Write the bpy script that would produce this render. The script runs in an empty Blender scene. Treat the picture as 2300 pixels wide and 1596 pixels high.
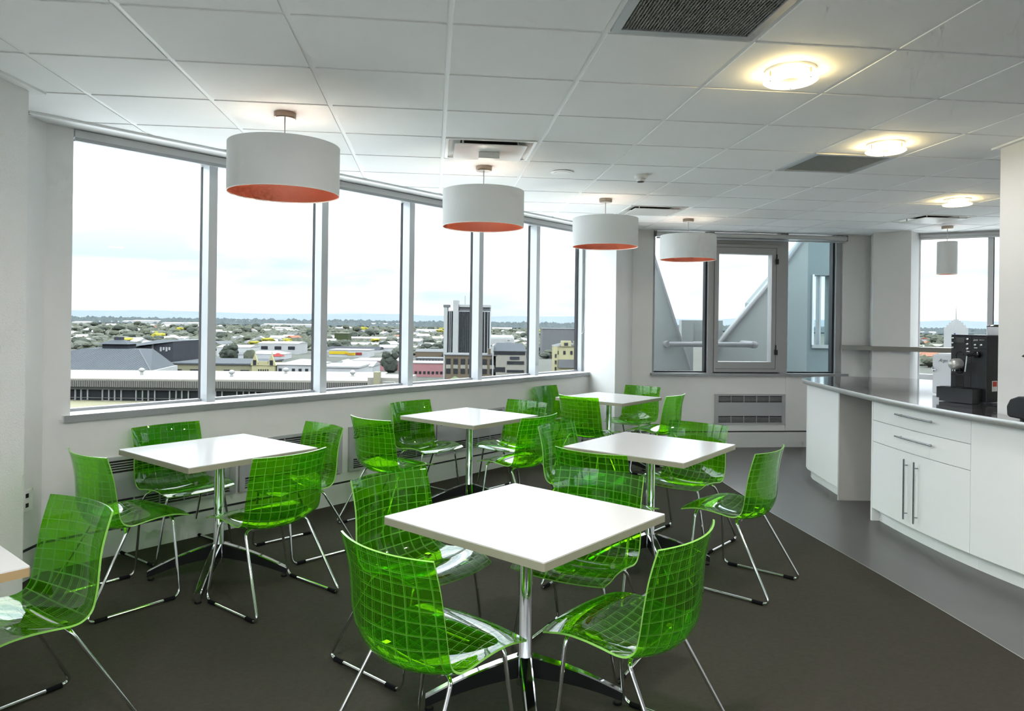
import bpy, bmesh, math, random
from mathutils import Vector, Matrix
random.seed(7)
scene = bpy.context.scene
C = scene.collection

# ------------------------------------------------------------------ camera
EYE, CEIL = 1.542, 2.703
ROLL = 0.013
cam_data = bpy.data.cameras.new('camera'); cam = bpy.data.objects.new('camera', cam_data); C.objects.link(cam)
cam_data.sensor_fit = 'HORIZONTAL'; cam_data.sensor_width = 36.0
cam_data.lens = 36.0 * 1605.0 / 2300.0
cam_data.shift_x = 0.0; cam_data.shift_y = -(798.0 - 722.2) / 2300.0
cam_data.clip_start = 0.05; cam_data.clip_end = 40000
cr, sr = math.cos(ROLL), math.sin(ROLL)
cam.matrix_world = Matrix(((cr, -sr, 0, 0), (0, 0, -1, 0), (sr, cr, 0, EYE), (0, 0, 0, 1)))
scene.camera = cam

# ------------------------------------------------------------------ overcast sky
world = bpy.data.worlds.new('overcast_sky'); scene.world = world; world.use_nodes = True
wn, wl = world.node_tree.nodes, world.node_tree.links; wn.clear()
def WN(t): return wn.new(t)
wo = WN('ShaderNodeOutputWorld'); bg = WN('ShaderNodeBackground'); tc = WN('ShaderNodeTexCoord'); sx = WN('ShaderNodeSeparateXYZ')
wl.new(tc.outputs['Generated'], sx.inputs[0])
ramp = WN('ShaderNodeValToRGB'); e = ramp.color_ramp.elements      # overcast: brightens smoothly from the horizon to the zenith
e[0].position = 0.0; e[0].color = (0.14, 0.146, 0.153, 1); e[1].position = 1.0; e[1].color = (1.0, 1.0, 1.0, 1)
for p, c in ((0.06, (0.152, 0.158, 0.165, 1)), (0.12, (0.21, 0.215, 0.221, 1)), (0.20, (0.40, 0.408, 0.416, 1)), (0.35, (0.70, 0.71, 0.72, 1)), (0.60, (0.90, 0.905, 0.91, 1))):
    q = e.new(p); q.color = c
wl.new(sx.outputs['Z'], ramp.inputs[0])
mp = WN('ShaderNodeMapping'); mp.inputs['Scale'].default_value = (2.2, 2.2, 11.0); wl.new(tc.outputs['Generated'], mp.inputs[0])
nz = WN('ShaderNodeTexNoise'); nz.inputs['Scale'].default_value = 1.6; nz.inputs['Detail'].default_value = 5; nz.inputs['Roughness'].default_value = 0.5
wl.new(mp.outputs[0], nz.inputs['Vector'])
cl = WN('ShaderNodeValToRGB'); ce = cl.color_ramp.elements
ce[0].position = 0.38; ce[0].color = (0.60, 0.70, 0.79, 1); ce[1].position = 0.60; ce[1].color = (1.08, 1.08, 1.08, 1)
wl.new(nz.outputs['Fac'], cl.inputs[0])
mx = WN('ShaderNodeMix'); mx.data_type = 'RGBA'; mx.blend_type = 'MULTIPLY'; mx.inputs[0].default_value = 1.0
wl.new(ramp.outputs[0], mx.inputs[6]); wl.new(cl.outputs[0], mx.inputs[7])
wl.new(mx.outputs[2], bg.inputs['Color']); bg.inputs['Strength'].default_value = 3.1
wl.new(bg.outputs[0], wo.inputs[0])

scene.view_settings.view_transform = 'Standard'; scene.view_settings.look = 'None'
scene.view_settings.gamma = 1.0; scene.view_settings.use_curve_mapping = False
scene.view_settings.exposure = 1.55
scene.cycles.transparent_max_bounces = 20
scene.cycles.max_bounces = 8; scene.cycles.diffuse_bounces = 5; scene.cycles.glossy_bounces = 3; scene.cycles.adaptive_threshold = 0.08; scene.cycles.adaptive_min_samples = 12
scene.cycles.use_denoising = True
scene.cycles.sample_clamp_indirect = 6.0

# ------------------------------------------------------------------ materials
MATS = {}
def nodes_of(name):
    m = bpy.data.materials.new(name); m.use_nodes = True; MATS[name] = m
    return m, m.node_tree.nodes, m.node_tree.links
def mat(name, col, rough=0.5, metal=0.0, var=0.0, vscale=8.0, bump=0.0, bscale=200.0, spec=0.5, bdist=0.002, emit=None, estr=0.0, coat=0.0):
    m, n, l = nodes_of(name); b = n['Principled BSDF']
    b.inputs['Base Color'].default_value = (*col, 1); b.inputs['Roughness'].default_value = rough; b.inputs['Metallic'].default_value = metal
    b.inputs['Specular IOR Level'].default_value = spec; b.inputs['Coat Weight'].default_value = coat
    t = n.new('ShaderNodeTexCoord')
    z = n.new('ShaderNodeTexNoise'); z.inputs['Scale'].default_value = vscale; z.inputs['Detail'].default_value = 6
    l.new(t.outputs['Object'], z.inputs['Vector'])
    mr = n.new('ShaderNodeMapRange'); mr.inputs[3].default_value = 1 - max(var, 0.01); mr.inputs[4].default_value = 1 + max(var, 0.01)
    l.new(z.outputs['Fac'], mr.inputs[0])
    x = n.new('ShaderNodeMix'); x.data_type = 'RGBA'; x.blend_type = 'MULTIPLY'; x.inputs[0].default_value = 1
    x.inputs[6].default_value = (*col, 1); l.new(mr.outputs[0], x.inputs[7]); l.new(x.outputs[2], b.inputs['Base Color'])
    if bump:
        z2 = n.new('ShaderNodeTexNoise'); z2.inputs['Scale'].default_value = bscale; z2.inputs['Detail'].default_value = 3
        l.new(t.outputs['Object'], z2.inputs['Vector'])
        bp = n.new('ShaderNodeBump'); bp.inputs['Strength'].default_value = bump; bp.inputs['Distance'].default_value = bdist
        l.new(z2.outputs['Fac'], bp.inputs['Height']); l.new(bp.outputs[0], b.inputs['Normal'])
    if emit: b.inputs['Emission Color'].default_value = (*emit, 1); b.inputs['Emission Strength'].default_value = estr
    return m
mat('wall_paint', (0.68, 0.68, 0.67), 0.6, var=0.02, bump=0.25, bscale=160)
mat('wall_vinyl', (0.70, 0.705, 0.69), 0.5, var=0.02, bump=0.6, bscale=120, bdist=0.004)
mat('ceiling_tile', (0.84, 0.85, 0.845), 0.85, var=0.03, vscale=4, bump=0.3, bscale=300)
mat('ceiling_bar', (0.80, 0.81, 0.805), 0.5)
mat('ceiling_void', (0.25, 0.25, 0.25), 0.9)
mat('carpet', (0.040, 0.0375, 0.029), 0.95, var=0.22, vscale=45, bump=0.5, bscale=220, bdist=0.005, spec=0.1)
mat('vinyl_floor', (0.078, 0.0745, 0.0745), 0.36, var=0.08, vscale=2.0, bump=0.05, bscale=60)
mat('edge_strip', (0.45, 0.45, 0.43), 0.4, metal=0.6)
mat('aluminium', (0.50, 0.52, 0.54), 0.38, metal=0.55, var=0.04)
mat('aluminium_mid', (0.33, 0.335, 0.335), 0.45, metal=0.3, var=0.04)
mat('shelf_grey', (0.20, 0.19, 0.165), 0.45)
mat('aluminium_dark', (0.30, 0.31, 0.32), 0.4, metal=0.5, var=0.04)
mat('gasket', (0.01, 0.011, 0.014), 0.6)
mat('sill_paint', (0.74, 0.75, 0.77), 0.25, var=0.02)
mat('blind_fabric', (0.62, 0.63, 0.64), 0.8)
mat('heater_grey', (0.36, 0.37, 0.38), 0.4, var=0.03)
mat('heater_dark', (0.012, 0.012, 0.012), 0.7)
mat('skirting', (0.55, 0.555, 0.55), 0.5)
mat('white_lacquer', (0.86, 0.87, 0.86), 0.3, var=0.01)
mat('panel_grey', (0.48, 0.465, 0.44), 0.5, var=0.02)
mat('table_white', (0.60, 0.60, 0.595), 0.2, var=0.01)
mat('table_edge', (0.30, 0.285, 0.21), 0.4, var=0.03)
mat('table_edge_tan', (0.34, 0.24, 0.12), 0.5, var=0.1)
mat('chrome', (0.72, 0.73, 0.75), 0.07, metal=1.0)
mat('brushed_steel', (0.55, 0.555, 0.55), 0.36, metal=0.55, var=0.06, vscale=30)
mat('arm_side', (0.035, 0.036, 0.04), 0.18, metal=0.6)
mat('nickel', (0.42, 0.37, 0.30), 0.28, metal=1.0)
mat('handle_steel', (0.30, 0.31, 0.33), 0.25, metal=0.9)
mat('steel_top', (0.42, 0.42, 0.43), 0.10, metal=0.9, var=0.05)
mat('black_plastic', (0.012, 0.013, 0.016), 0.35, var=0.05)
mat('black_gloss', (0.008, 0.008, 0.010), 0.12)
mat('charcoal_plastic', (0.0075, 0.008, 0.011), 0.42, var=0.05)
mat('glide_black', (0.004, 0.004, 0.006), 0.8, spec=0.1)
mat('shade_white', (0.74, 0.755, 0.755), 0.8, var=0.02, bump=0.2, bscale=500)
mat('shade_orange', (0.31, 0.052, 0.018), 0.55, var=0.12, vscale=60, bump=0.4, bscale=260)
mat('white_plastic', (0.78, 0.78, 0.76), 0.35)
mat('fridge_white', (0.72, 0.76, 0.82), 0.25)
mat('grille_grey', (0.26, 0.265, 0.24), 0.5)
mat('grille_back', (0.035, 0.035, 0.03), 0.9)
mat('diffuser_white', (0.78, 0.78, 0.75), 0.25)
mat('lcd', (0.05, 0.055, 0.05), 0.2)
mat('red_label', (0.6, 0.06, 0.03), 0.5)
mat('ring_glass', (0.9, 0.85, 0.7), 0.3, emit=(1.0, 0.88, 0.58), estr=0.9)
mat('ring_core', (0.5, 0.42, 0.25), 0.4, emit=(1.0, 0.80, 0.45), estr=0.25)
mat('bulb', (1, 1, 1), 0.4, emit=(1.0, 0.80, 0.55), estr=6.0)
mat('timber', (0.25, 0.14, 0.06), 0.5, var=0.2)

def front_only(n, l, fac):      # thin sheet: the light does not bend inside, so only the outer face mirrors
    ge = n.new('ShaderNodeNewGeometry'); iv = n.new('ShaderNodeMath'); iv.operation = 'SUBTRACT'; iv.inputs[0].default_value = 1.0; l.new(ge.outputs['Backfacing'], iv.inputs[1])
    mu = n.new('ShaderNodeMath'); mu.operation = 'MULTIPLY'; l.new(fac, mu.inputs[0]); l.new(iv.outputs[0], mu.inputs[1]); return mu.outputs[0]
def glass_mat(name, tint, ior=1.45, rough=0.0):
    m, n, l = nodes_of(name); n.remove(n['Principled BSDF']); o = n['Material Output']
    t = n.new('ShaderNodeBsdfTransparent'); t.inputs[0].default_value = (*tint, 1)
    g = n.new('ShaderNodeBsdfGlossy'); g.inputs['Roughness'].default_value = rough; g.inputs['Color'].default_value = (0.95, 0.97, 1, 1)
    f = n.new('ShaderNodeFresnel'); f.inputs['IOR'].default_value = ior
    x = n.new('ShaderNodeMixShader'); l.new(front_only(n, l, f.outputs[0]), x.inputs[0]); l.new(t.outputs[0], x.inputs[1]); l.new(g.outputs[0], x.inputs[2])
    l.new(x.outputs[0], o.inputs[0]); return m
glass_mat('window_glass', (0.96, 0.98, 0.975), 1.22)
glass_mat('tinted_glass', (0.84, 0.91, 0.92), 1.25)
glass_mat('hopper_plastic', (0.85, 0.85, 0.87), 1.4)

def green_mat():
    # tinted clear plastic; the moulded grid of ribs is a slightly milky line in the same colour
    m, n, l = nodes_of('green_acrylic'); n.remove(n['Principled BSDF']); o = n['Material Output']
    t = n.new('ShaderNodeBsdfTransparent'); t.inputs[0].default_value = (0.42, 0.80, 0.05, 1)
    g = n.new('ShaderNodeBsdfGlossy'); g.inputs['Roughness'].default_value = 0.025; g.inputs['Color'].default_value = (1, 1, 1, 1)
    d = n.new('ShaderNodeBsdfDiffuse'); d.inputs[0].default_value = (0.21, 0.45, 0.08, 1)
    tl = n.new('ShaderNodeBsdfTranslucent'); tl.inputs[0].default_value = (0.15, 0.42, 0.04, 1)
    uv = n.new('ShaderNodeUVMap'); uv.uv_map = 'UVMap'; s = n.new('ShaderNodeSeparateXYZ'); l.new(uv.outputs[0], s.inputs[0])
    def line(sock, w):
        a = n.new('ShaderNodeMath'); a.operation = 'FRACT'; l.new(sock, a.inputs[0])
        b = n.new('ShaderNodeMath'); b.operation = 'SUBTRACT'; b.inputs[1].default_value = 0.5; l.new(a.outputs[0], b.inputs[0])
        c = n.new('ShaderNodeMath'); c.operation = 'ABSOLUTE'; l.new(b.outputs[0], c.inputs[0])
        q = n.new('ShaderNodeMapRange'); q.inputs[1].default_value = 0.5 - w; q.inputs[2].default_value = 0.5 - w * 0.6; l.new(c.outputs[0], q.inputs[0])
        return q.outputs[0]
    a, b = line(s.outputs[0], 0.052), line(s.outputs[1], 0.052)
    mxm = n.new('ShaderNodeMath'); mxm.operation = 'MAXIMUM'; l.new(a, mxm.inputs[0]); l.new(b, mxm.inputs[1])
    bp = n.new('ShaderNodeBump'); bp.inputs['Strength'].default_value = 0.08; bp.inputs['Distance'].default_value = 0.001; l.new(mxm.outputs[0], bp.inputs['Height'])
    l.new(bp.outputs[0], g.inputs['Normal'])
    rib = n.new('ShaderNodeMixShader'); rib.inputs[0].default_value = 0.5; l.new(d.outputs[0], rib.inputs[1]); l.new(tl.outputs[0], rib.inputs[2])
    sc = n.new('ShaderNodeMath'); sc.operation = 'MULTIPLY'; sc.inputs[1].default_value = 0.5; l.new(mxm.outputs[0], sc.inputs[0])
    body = n.new('ShaderNodeMixShader'); l.new(sc.outputs[0], body.inputs[0]); l.new(t.outputs[0], body.inputs[1]); l.new(rib.outputs[0], body.inputs[2])
    f = n.new('ShaderNodeFresnel'); f.inputs['IOR'].default_value = 1.5
    d2 = n.new('ShaderNodeBsdfDiffuse'); d2.inputs[0].default_value = (0.065, 0.33, 0.003, 1); t2 = n.new('ShaderNodeBsdfTranslucent'); t2.inputs[0].default_value = (0.13, 0.50, 0.003, 1)
    dye = n.new('ShaderNodeMixShader'); dye.inputs[0].default_value = 0.6; l.new(d2.outputs[0], dye.inputs[1]); l.new(t2.outputs[0], dye.inputs[2])
    tint = n.new('ShaderNodeMixShader'); tint.inputs[0].default_value = 0.14; l.new(t.outputs[0], tint.inputs[1]); l.new(dye.outputs[0], tint.inputs[2]); l.new(tint.outputs[0], body.inputs[1])
    x = n.new('ShaderNodeMixShader'); l.new(front_only(n, l, f.outputs[0]), x.inputs[0]); l.new(body.outputs[0], x.inputs[1]); l.new(g.outputs[0], x.inputs[2])
    l.new(x.outputs[0], o.inputs[0])
green_mat()
mat('green_edge', (0.20, 0.45, 0.08), 0.2, var=0.05)

# ------------------------------------------------------------------ mesh helpers
class MB:
    def __init__(s): s.v = []; s.f = []; s.m = []; s.uv = None
    def quad(s, pts, mi=0):
        k = len(s.v); s.v += [tuple(p) for p in pts]; s.f.append(tuple(range(k, k + len(pts)))); s.m.append(mi)
    def prism(s, poly, z0, z1, mi=0):
        a = sum(poly[i][0] * poly[(i + 1) % len(poly)][1] - poly[(i + 1) % len(poly)][0] * poly[i][1] for i in range(len(poly)))
        if a < 0: poly = poly[::-1]
        n = len(poly); k = len(s.v)
        s.v += [(p[0], p[1], z0) for p in poly] + [(p[0], p[1], z1) for p in poly]
        s.f.append(tuple(range(k + n - 1, k - 1, -1))); s.f.append(tuple(range(k + n, k + 2 * n)))
        for i in range(n): j = (i + 1) % n; s.f.append((k + i, k + j, k + n + j, k + n + i))
        s.m += [mi] * (n + 2); return s
    def box(s, x0, x1, y0, y1, z0, z1, mi=0):
        return s.prism([(x0, y0), (x1, y0), (x1, y1), (x0, y1)], z0, z1, mi)
    def obox(s, o, ex, ey, ez, mi=0):
        o, ex, ey, ez = map(Vector, (o, ex, ey, ez)); k = len(s.v)
        for a, b, c in ((0,0,0),(1,0,0),(1,1,0),(0,1,0),(0,0,1),(1,0,1),(1,1,1),(0,1,1)): s.v.append(tuple(o + ex * a + ey * b + ez * c))
        fs = [(3,2,1,0),(4,5,6,7),(0,1,5,4),(1,2,6,5),(2,3,7,6),(3,0,4,7)]
        if ex.cross(ey).dot(ez) < 0: fs = [f[::-1] for f in fs]
        s.f += [tuple(k + i for i in f) for f in fs]; s.m += [mi] * 6; return s
    def lathe(s, prof, n=24, c=(0, 0, 0), mi=0, cap=True):
        k = len(s.v)
        for r, z in prof:
            for i in range(n):
                a = 2 * math.pi * i / n; s.v.append((c[0] + r * math.cos(a), c[1] + r * math.sin(a), c[2] + z))
        for j in range(len(prof) - 1):
            for i in range(n):
                i2 = (i + 1) % n; s.f.append((k + j * n + i, k + j * n + i2, k + (j + 1) * n + i2, k + (j + 1) * n + i)); s.m.append(mi)
        if cap:
            s.f.append(tuple(k + i for i in range(n))[::-1]); s.m.append(mi)
            s.f.append(tuple(k + (len(prof) - 1) * n + i for i in range(n))); s.m.append(mi)
        return s
    def tube(s, path, r, n=10, mi=0, closed=False):
        P = [Vector(p) for p in path]; k = len(s.v); m = len(P); up = None
        for i in range(m):
            if closed: d = (P[(i + 1) % m] - P[i - 1]).normalized()
            else: d = (P[min(i + 1, m - 1)] - P[max(i - 1, 0)]).normalized()
            if up is None: up = Vector((0, 0, 1)) if abs(d.z) < 0.9 else Vector((1, 0, 0))
            a = d.cross(up).normalized(); up = a.cross(d).normalized()
            rr = r[i] if isinstance(r, (list, tuple)) else r
            for q in range(n):
                t = 2 * math.pi * q / n; s.v.append(tuple(P[i] + a * math.cos(t) * rr + up * math.sin(t) * rr))
        for i in range(m if closed else m - 1):
            i2 = (i + 1) % m
            for q in range(n):
                q2 = (q + 1) % n; s.f.append((k + i * n + q, k + i2 * n + q, k + i2 * n + q2, k + i * n + q2)); s.m.append(mi)
        if not closed:
            s.f.append(tuple(k + q for q in range(n))); s.m.append(mi); s.f.append(tuple(k + (m - 1) * n + q for q in range(n))[::-1]); s.m.append(mi)
        return s
    def mesh(s, name, mats, smooth=False):
        me = bpy.data.meshes.new(name); me.from_pydata(s.v, [], s.f)
        for mm in (mats if isinstance(mats, (list, tuple)) else [mats]): me.materials.append(MATS[mm])
        me.polygons.foreach_set('material_index', s.m)
        if smooth: me.polygons.foreach_set('use_smooth', [True] * len(me.polygons))
        me.update(); return me
    def build(s, name, mats, parent=None, smooth=False, auto=None, loc=None, fixn=False):
        me = s.mesh(name, mats, smooth)
        if fixn:
            b = bmesh.new(); b.from_mesh(me); bmesh.ops.recalc_face_normals(b, faces=b.faces); b.to_mesh(me); b.free()
        if smooth and auto:
            try: me.set_sharp_from_angle(angle=math.radians(auto))
            except Exception: pass
        return link(name, me, parent, loc)
def link(name, me, parent=None, loc=None, rz=0):
    o = bpy.data.objects.new(name, me); C.objects.link(o)
    if parent: o.parent = parent
    if loc: o.location = loc
    if rz: o.rotation_euler = (0, 0, rz)
    return o
def tag(o, label=None, cat=None, group=None, kind=None):
    if label: o['label'] = label
    if cat: o['category'] = cat
    if group: o['group'] = group
    if kind: o['kind'] = kind
    return o
def thing(name, label, cat, loc=(0, 0, 0), rz=0, group=None, kind=None):
    o = bpy.data.objects.new(name, None); C.objects.link(o); o.location = loc; o.rotation_euler = (0, 0, rz); o.empty_display_size = 0.1
    return tag(o, label, cat, group, kind)
def copy_tree(o, parent=None):
    c = o.copy(); C.objects.link(c)
    if parent: c.parent = parent
    for ch in [x for x in o.children]: copy_tree(ch, c)
    return c
def fillet(pts, r, n=5):
    P = [Vector(p) for p in pts]; out = [P[0]]
    for i in range(1, len(P) - 1):
        a, b = (P[i - 1] - P[i]), (P[i + 1] - P[i]); ra = min(r, a.length * 0.45); rb = min(r, b.length * 0.45)
        p0, p2 = P[i] + a.normalized() * ra, P[i] + b.normalized() * rb
        for k in range(n + 1):
            t = k / n; out.append(p0 * (1 - t) ** 2 + P[i] * 2 * t * (1 - t) + p2 * t * t)
    return out + [P[-1]]
def clip(poly, n, c):      # keep points with n.p <= c
    out = []
    for i in range(len(poly)):
        p, q = poly[i], poly[(i + 1) % len(poly)]
        dp, dq = n[0] * p[0] + n[1] * p[1] - c, n[0] * q[0] + n[1] * q[1] - c
        if dp <= 0: out.append(p)
        if (dp < 0 < dq) or (dq < 0 < dp):
            t = dp / (dp - dq); out.append((p[0] + (q[0] - p[0]) * t, p[1] + (q[1] - p[1]) * t))
    return out
# ------------------------------------------------------------------ the room: frames of reference along each wall
class Wall:
    def __init__(s, o, ang, sign=1):
        s.o = Vector((o[0], o[1])); s.t = Vector((math.cos(ang), math.sin(ang))); s.n = Vector((-s.t.y, s.t.x)) * sign
    def p(s, a, d): q = s.o + s.t * a + s.n * d; return (q.x, q.y)
    def poly(s, a0, a1, d0, d1): return [s.p(a0, d0), s.p(a1, d0), s.p(a1, d1), s.p(a0, d1)]
    def w(s, a, d, z): q = s.p(a, d); return (q[0], q[1], z)
WW = Wall((-2.630, 4.239), math.radians(50.38))            # long window wall
BW = Wall((1.49, 8.84), math.atan(0.11))                    # wall with the opening sash
RW = Wall((5.04, 8.87), math.atan2(-0.5066, 0.8622))        # window wall behind the counter
def cval(w, off=0.0): return w.n.x * w.o.x + w.n.y * w.o.y + off
HALF = [((-1, 0), 2.83), (tuple(WW.n), cval(WW)), (tuple(BW.n), cval(BW, 0.04)), (tuple(RW.n), cval(RW, 0.02)), ((1, 0), 6.95), ((0, -1), 4.0)]
def room_poly(grow=0.0):
    p = [(-20, -20), (20, -20), (20, 20), (-20, 20)]
    for n, c in HALF: p = clip(p, n, c + grow)
    return p
# floors
tag(MB().prism(room_poly(0.28), -0.25, 0.0).build('floor', 'vinyl_floor'), 'smooth grey vinyl floor beside the counter', kind='structure')
edge = [(2.12, 9.6), (2.10, 8.0), (2.078, 6.94), (2.115, 6.3), (2.151, 5.796), (2.215, 5.2), (2.262, 4.798), (2.31, 4.35), (2.352, 3.939), (2.38, 3.6), (2.399, 3.319), (2.43, 2.6), (2.44, 1.0), (2.44, -3.98)]
cp = MB()
for a, b in zip(edge, edge[1:]):
    q = [(-8, a[1]), (a[0], a[1]), (b[0], b[1]), (-8, b[1])]
    for n, c in HALF: q = clip(q, n, c + (0 if n == (0, -1) else 0.17 if n == HALF[1][0] else 0.02)) if q else q
    if len(q) > 2: cp.prism(q, 0.0005, 0.006)
cpo = tag(cp.build('floor_carpet', 'carpet'), 'dark brown-grey carpet under the tables', kind='structure')
st = MB()
for a, b in zip(edge, edge[1:]): st.prism([(a[0] - 0.001, a[1]), (a[0] + 0.003, a[1]), (b[0] + 0.003, b[1]), (b[0] - 0.001, b[1])], 0.0, 0.0065)
tag(st.build('trim_1', 'edge_strip'), 'thin metal strip between carpet and vinyl', kind='structure')

# ------------------------------------------------------------------ ceiling of lay-in tiles
O2, CV, RV = Vector((-0.258, 2.792)), Vector((0.6168, 0.0681)), Vector((-0.0636, 0.5759))
def tp(c, r): q = O2 + CV * c + RV * r; return (q.x, q.y)
cb = MB(); cb.prism(room_poly(0.02), CEIL + 0.03, CEIL + 0.2)
ceil = tag(cb.build('ceiling', 'ceiling_void'), 'suspended white tile ceiling', kind='structure')
skip = {(1, -1), (4, 3), (0, 3), (3, 7), (8, 7)}
full = None
for r in range(-2, 12):
    for c in range(-5, 13):
        if (c, r) in skip: continue
        g = 0.02
        q0 = [tp(c + g, r + g), tp(c + 1 - g, r + g), tp(c + 1 - g, r + 1 - g), tp(c + g, r + 1 - g)]; q = q0
        for n, cc in HALF: q = clip(q, n, cc) if q else q
        if len(q) < 3: continue
        ar = abs(sum(q[i][0] * q[(i + 1) % len(q)][1] - q[(i + 1) % len(q)][0] * q[i][1] for i in range(len(q)))) / 2
        if ar < 0.004: continue
        if q == q0:
            if full is None:
                b = tp(0, 0); full = MB().prism([(x - tp(c, r)[0], y - tp(c, r)[1]) for x, y in q], 0, 0.02).mesh('tile', 'ceiling_tile')
            link('tile', full, ceil, (*tp(c, r), CEIL))
        else:
            MB().prism(q, CEIL, CEIL + 0.02).build('tile', 'ceiling_tile', ceil)
rest = [(-8, -6), (12, -6), (12, 12), (-8, 12)]
for n, cc in HALF: rest = clip(rest, n, cc)
nr = Vector((-CV.y, CV.x)).normalized(); rest = clip(rest, tuple(nr), nr.dot(Vector(tp(0, -2))))
MB().prism(rest, CEIL, CEIL + 0.02).build('tile_field', 'ceiling_tile', ceil)
def bar(a, b, w, z0, z1):
    d = (Vector(b) - Vector(a)).normalized(); n = Vector((-d.y, d.x)) * w / 2
    q = [tuple(Vector(a) + n), tuple(Vector(b) + n), tuple(Vector(b) - n), tuple(Vector(a) - n)]
    for nn, cc in HALF: q = clip(q, nn, cc) if q else q
    if len(q) > 2: MB().prism(q, z0, z1).build('grid_bar', 'ceiling_bar', ceil)
for c in range(-5, 14): bar(tp(c, -2), tp(c, 12), 0.03, CEIL + 0.004, CEIL + 0.03)
for r in range(-2, 13): bar(tp(-5, r), tp(13, r), 0.026, CEIL + 0.005, CEIL + 0.03)

# ------------------------------------------------------------------ walls
def wallpiece(name, polys, mats='wall_paint', label=None, parent=None):
    m = MB()
    for poly, z0, z1 in polys: m.prism(poly, z0, z1)
    o = m.build(name, mats, parent)
    return tag(o, label, kind='structure') if not parent else o
TOP = CEIL + 0.2
wallpiece('wall_window', [(WW.poly(-0.14, 6.0, 0.17, 0.46), 0.0, 0.895), (WW.poly(-0.14, 0.072, 0.17, 0.46), 0.895, TOP), (WW.poly(-0.24, 6.0, 0.0, 0.169), CEIL - 0.006, TOP), (WW.poly(0.072, 6.0, 0.169, 0.46), CEIL - 0.006, TOP)], label='pale grey wall below the long row of windows')
wallpiece('baseboard_window', [(WW.poly(-0.12, 5.85, 0.158, 0.169), 0.0, 0.17)], 'skirting', 'grey skirting along the window wall')
wallpiece('trim_2', [(WW.poly(-0.12, 5.85, 0.166, 0.1695), 0.172, 0.186)], 'gasket', 'dark strip painted as the shadow gap above the window wall skirting')  # solid black strip imitates the shade in the groove
wallpiece('wall_left', [([(-3.0, 3.66), (-2.81, 3.66), (-2.81, 4.30), (-3.0, 4.30)], 0.0, TOP)], 'wall_paint', 'narrow pale wall between the pier and the windows')
wallpiece('baseboard_left', [([(-2.809, 3.67), (-2.798, 3.67), (-2.798, 4.27), (-2.809, 4.27)], 0.0, 0.17)], 'skirting', 'grey skirting of the narrow wall')
wallpiece('trim_3', [([(-2.809, 3.67), (-2.804, 3.67), (-2.804, 4.27), (-2.809, 4.27)], 0.172, 0.186)], 'gasket', 'dark strip painted as the shadow gap of the narrow wall')  # groove shade painted as a thin black strip
wallpiece('wall_pier_left', [([(-3.0, 2.75), (-2.49, 2.75), (-2.49, 3.66), (-3.0, 3.66)], 0.0, TOP)], 'wall_vinyl', 'textured pale pier at the near end of the windows')
R1 = [WW.p(5.98, 0.46), WW.p(5.56, -0.37), (1.49, 8.84), (1.42, 9.25)]
wallpiece('wall_pier_mid', [(R1, 0.0, TOP)], 'wall_paint', 'white pier between the long windows and the sash window')
# wall with opening sash
wallpiece('wall_back', [(BW.poly(-0.12, 3.3, 0, 0.28), 0.0, 0.90), (BW.poly(-0.12, 0.255, 0, 0.28), 0.90, TOP), (BW.poly(2.75, 3.3, 0, 0.28), 0.90, TOP), (BW.poly(0.255, 2.75, 0.1, 0.28), CEIL + 0.01, TOP)], label='pale wall around the three light window')
wallpiece('baseboard_back', [(BW.poly(0.0, 3.1, -0.012, -0.001), 0.0, 0.19)], 'skirting', 'grey skirting below the wall heater')
wallpiece('trim_4', [(BW.poly(0.0, 3.1, -0.004, -0.0005), 0.192, 0.206)], 'gasket', 'dark strip painted as the shadow gap above the back skirting')  # black strip in place of the shaded groove
wallpiece('trim_5', [(BW.poly(2.0, 2.07, -0.006, -0.0005), 0.21, 0.905)], 'wall_paint', 'flat cover strip on the wall beside the heater')
wallpiece('wall_pier_right', [([(4.60, 9.20), (4.46, 8.84), (4.81, 8.63), (5.04, 8.87), RW.p(0.0, 0.3), (4.75, 9.5)], 0.0, TOP)], 'wall_paint', 'white pier between sash window and counter window')
wallpiece('wall_right', [(RW.poly(-0.02, 2.3, 0, 0.28), 0.0, 0.86), (RW.poly(0.0, 2.3, 0.03, 0.28), 2.66, TOP)], label='pale wall below the window behind the counter')
wallpiece('wall_far_right', [([(6.94, -4.0), (7.2, -4.0), (7.2, 8.0), (6.94, 8.0)], 0.0, TOP)], label='plain wall at the far side of the kitchen')
# walls behind the camera, with their own rows of windows
def strip(name, w, L, label, bays, zs=0.93, zh=2.62):
    wallpiece(name, [(w.poly(0, L, 0, 0.25), 0, zs), (w.poly(0, L, 0, 0.25), zh, TOP), (w.poly(0, 0.35, 0, 0.25), zs, zh), (w.poly(L - 0.35, L, 0, 0.25), zs, zh)], label=label)
    m = thing('window_' + str(bays), None, None, kind='structure'); m['label'] = 'row of windows behind the viewer'
    k = int((L - 0.7) / 0.95); st_ = (L - 0.7) / k
    for i in range(k + 1):
        a = 0.35 + i * st_; MB().prism(w.poly(a - 0.035, a + 0.035, 0.05, 0.2), zs, zh).build('mullion', 'aluminium', m)
        if i < k: MB().prism(w.poly(a + 0.035, a + st_ - 0.035, 0.18, 0.186), zs, zh).build('pane', 'window_glass', m)
wallpiece('wall_side_near', [([(-2.97, 1.2), (-2.72, 1.2), (-2.72, 2.75), (-2.97, 2.75)], 0.0, TOP)], label='solid wall beside the viewer')
strip('wall_side_left', Wall((-2.72, -4.0), math.pi / 2), 5.2, 'wall beside the viewer with windows', 8)
strip('wall_behind', Wall((6.95, -4.0), math.pi), 9.67, 'wall behind the viewer with windows', 9)
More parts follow.
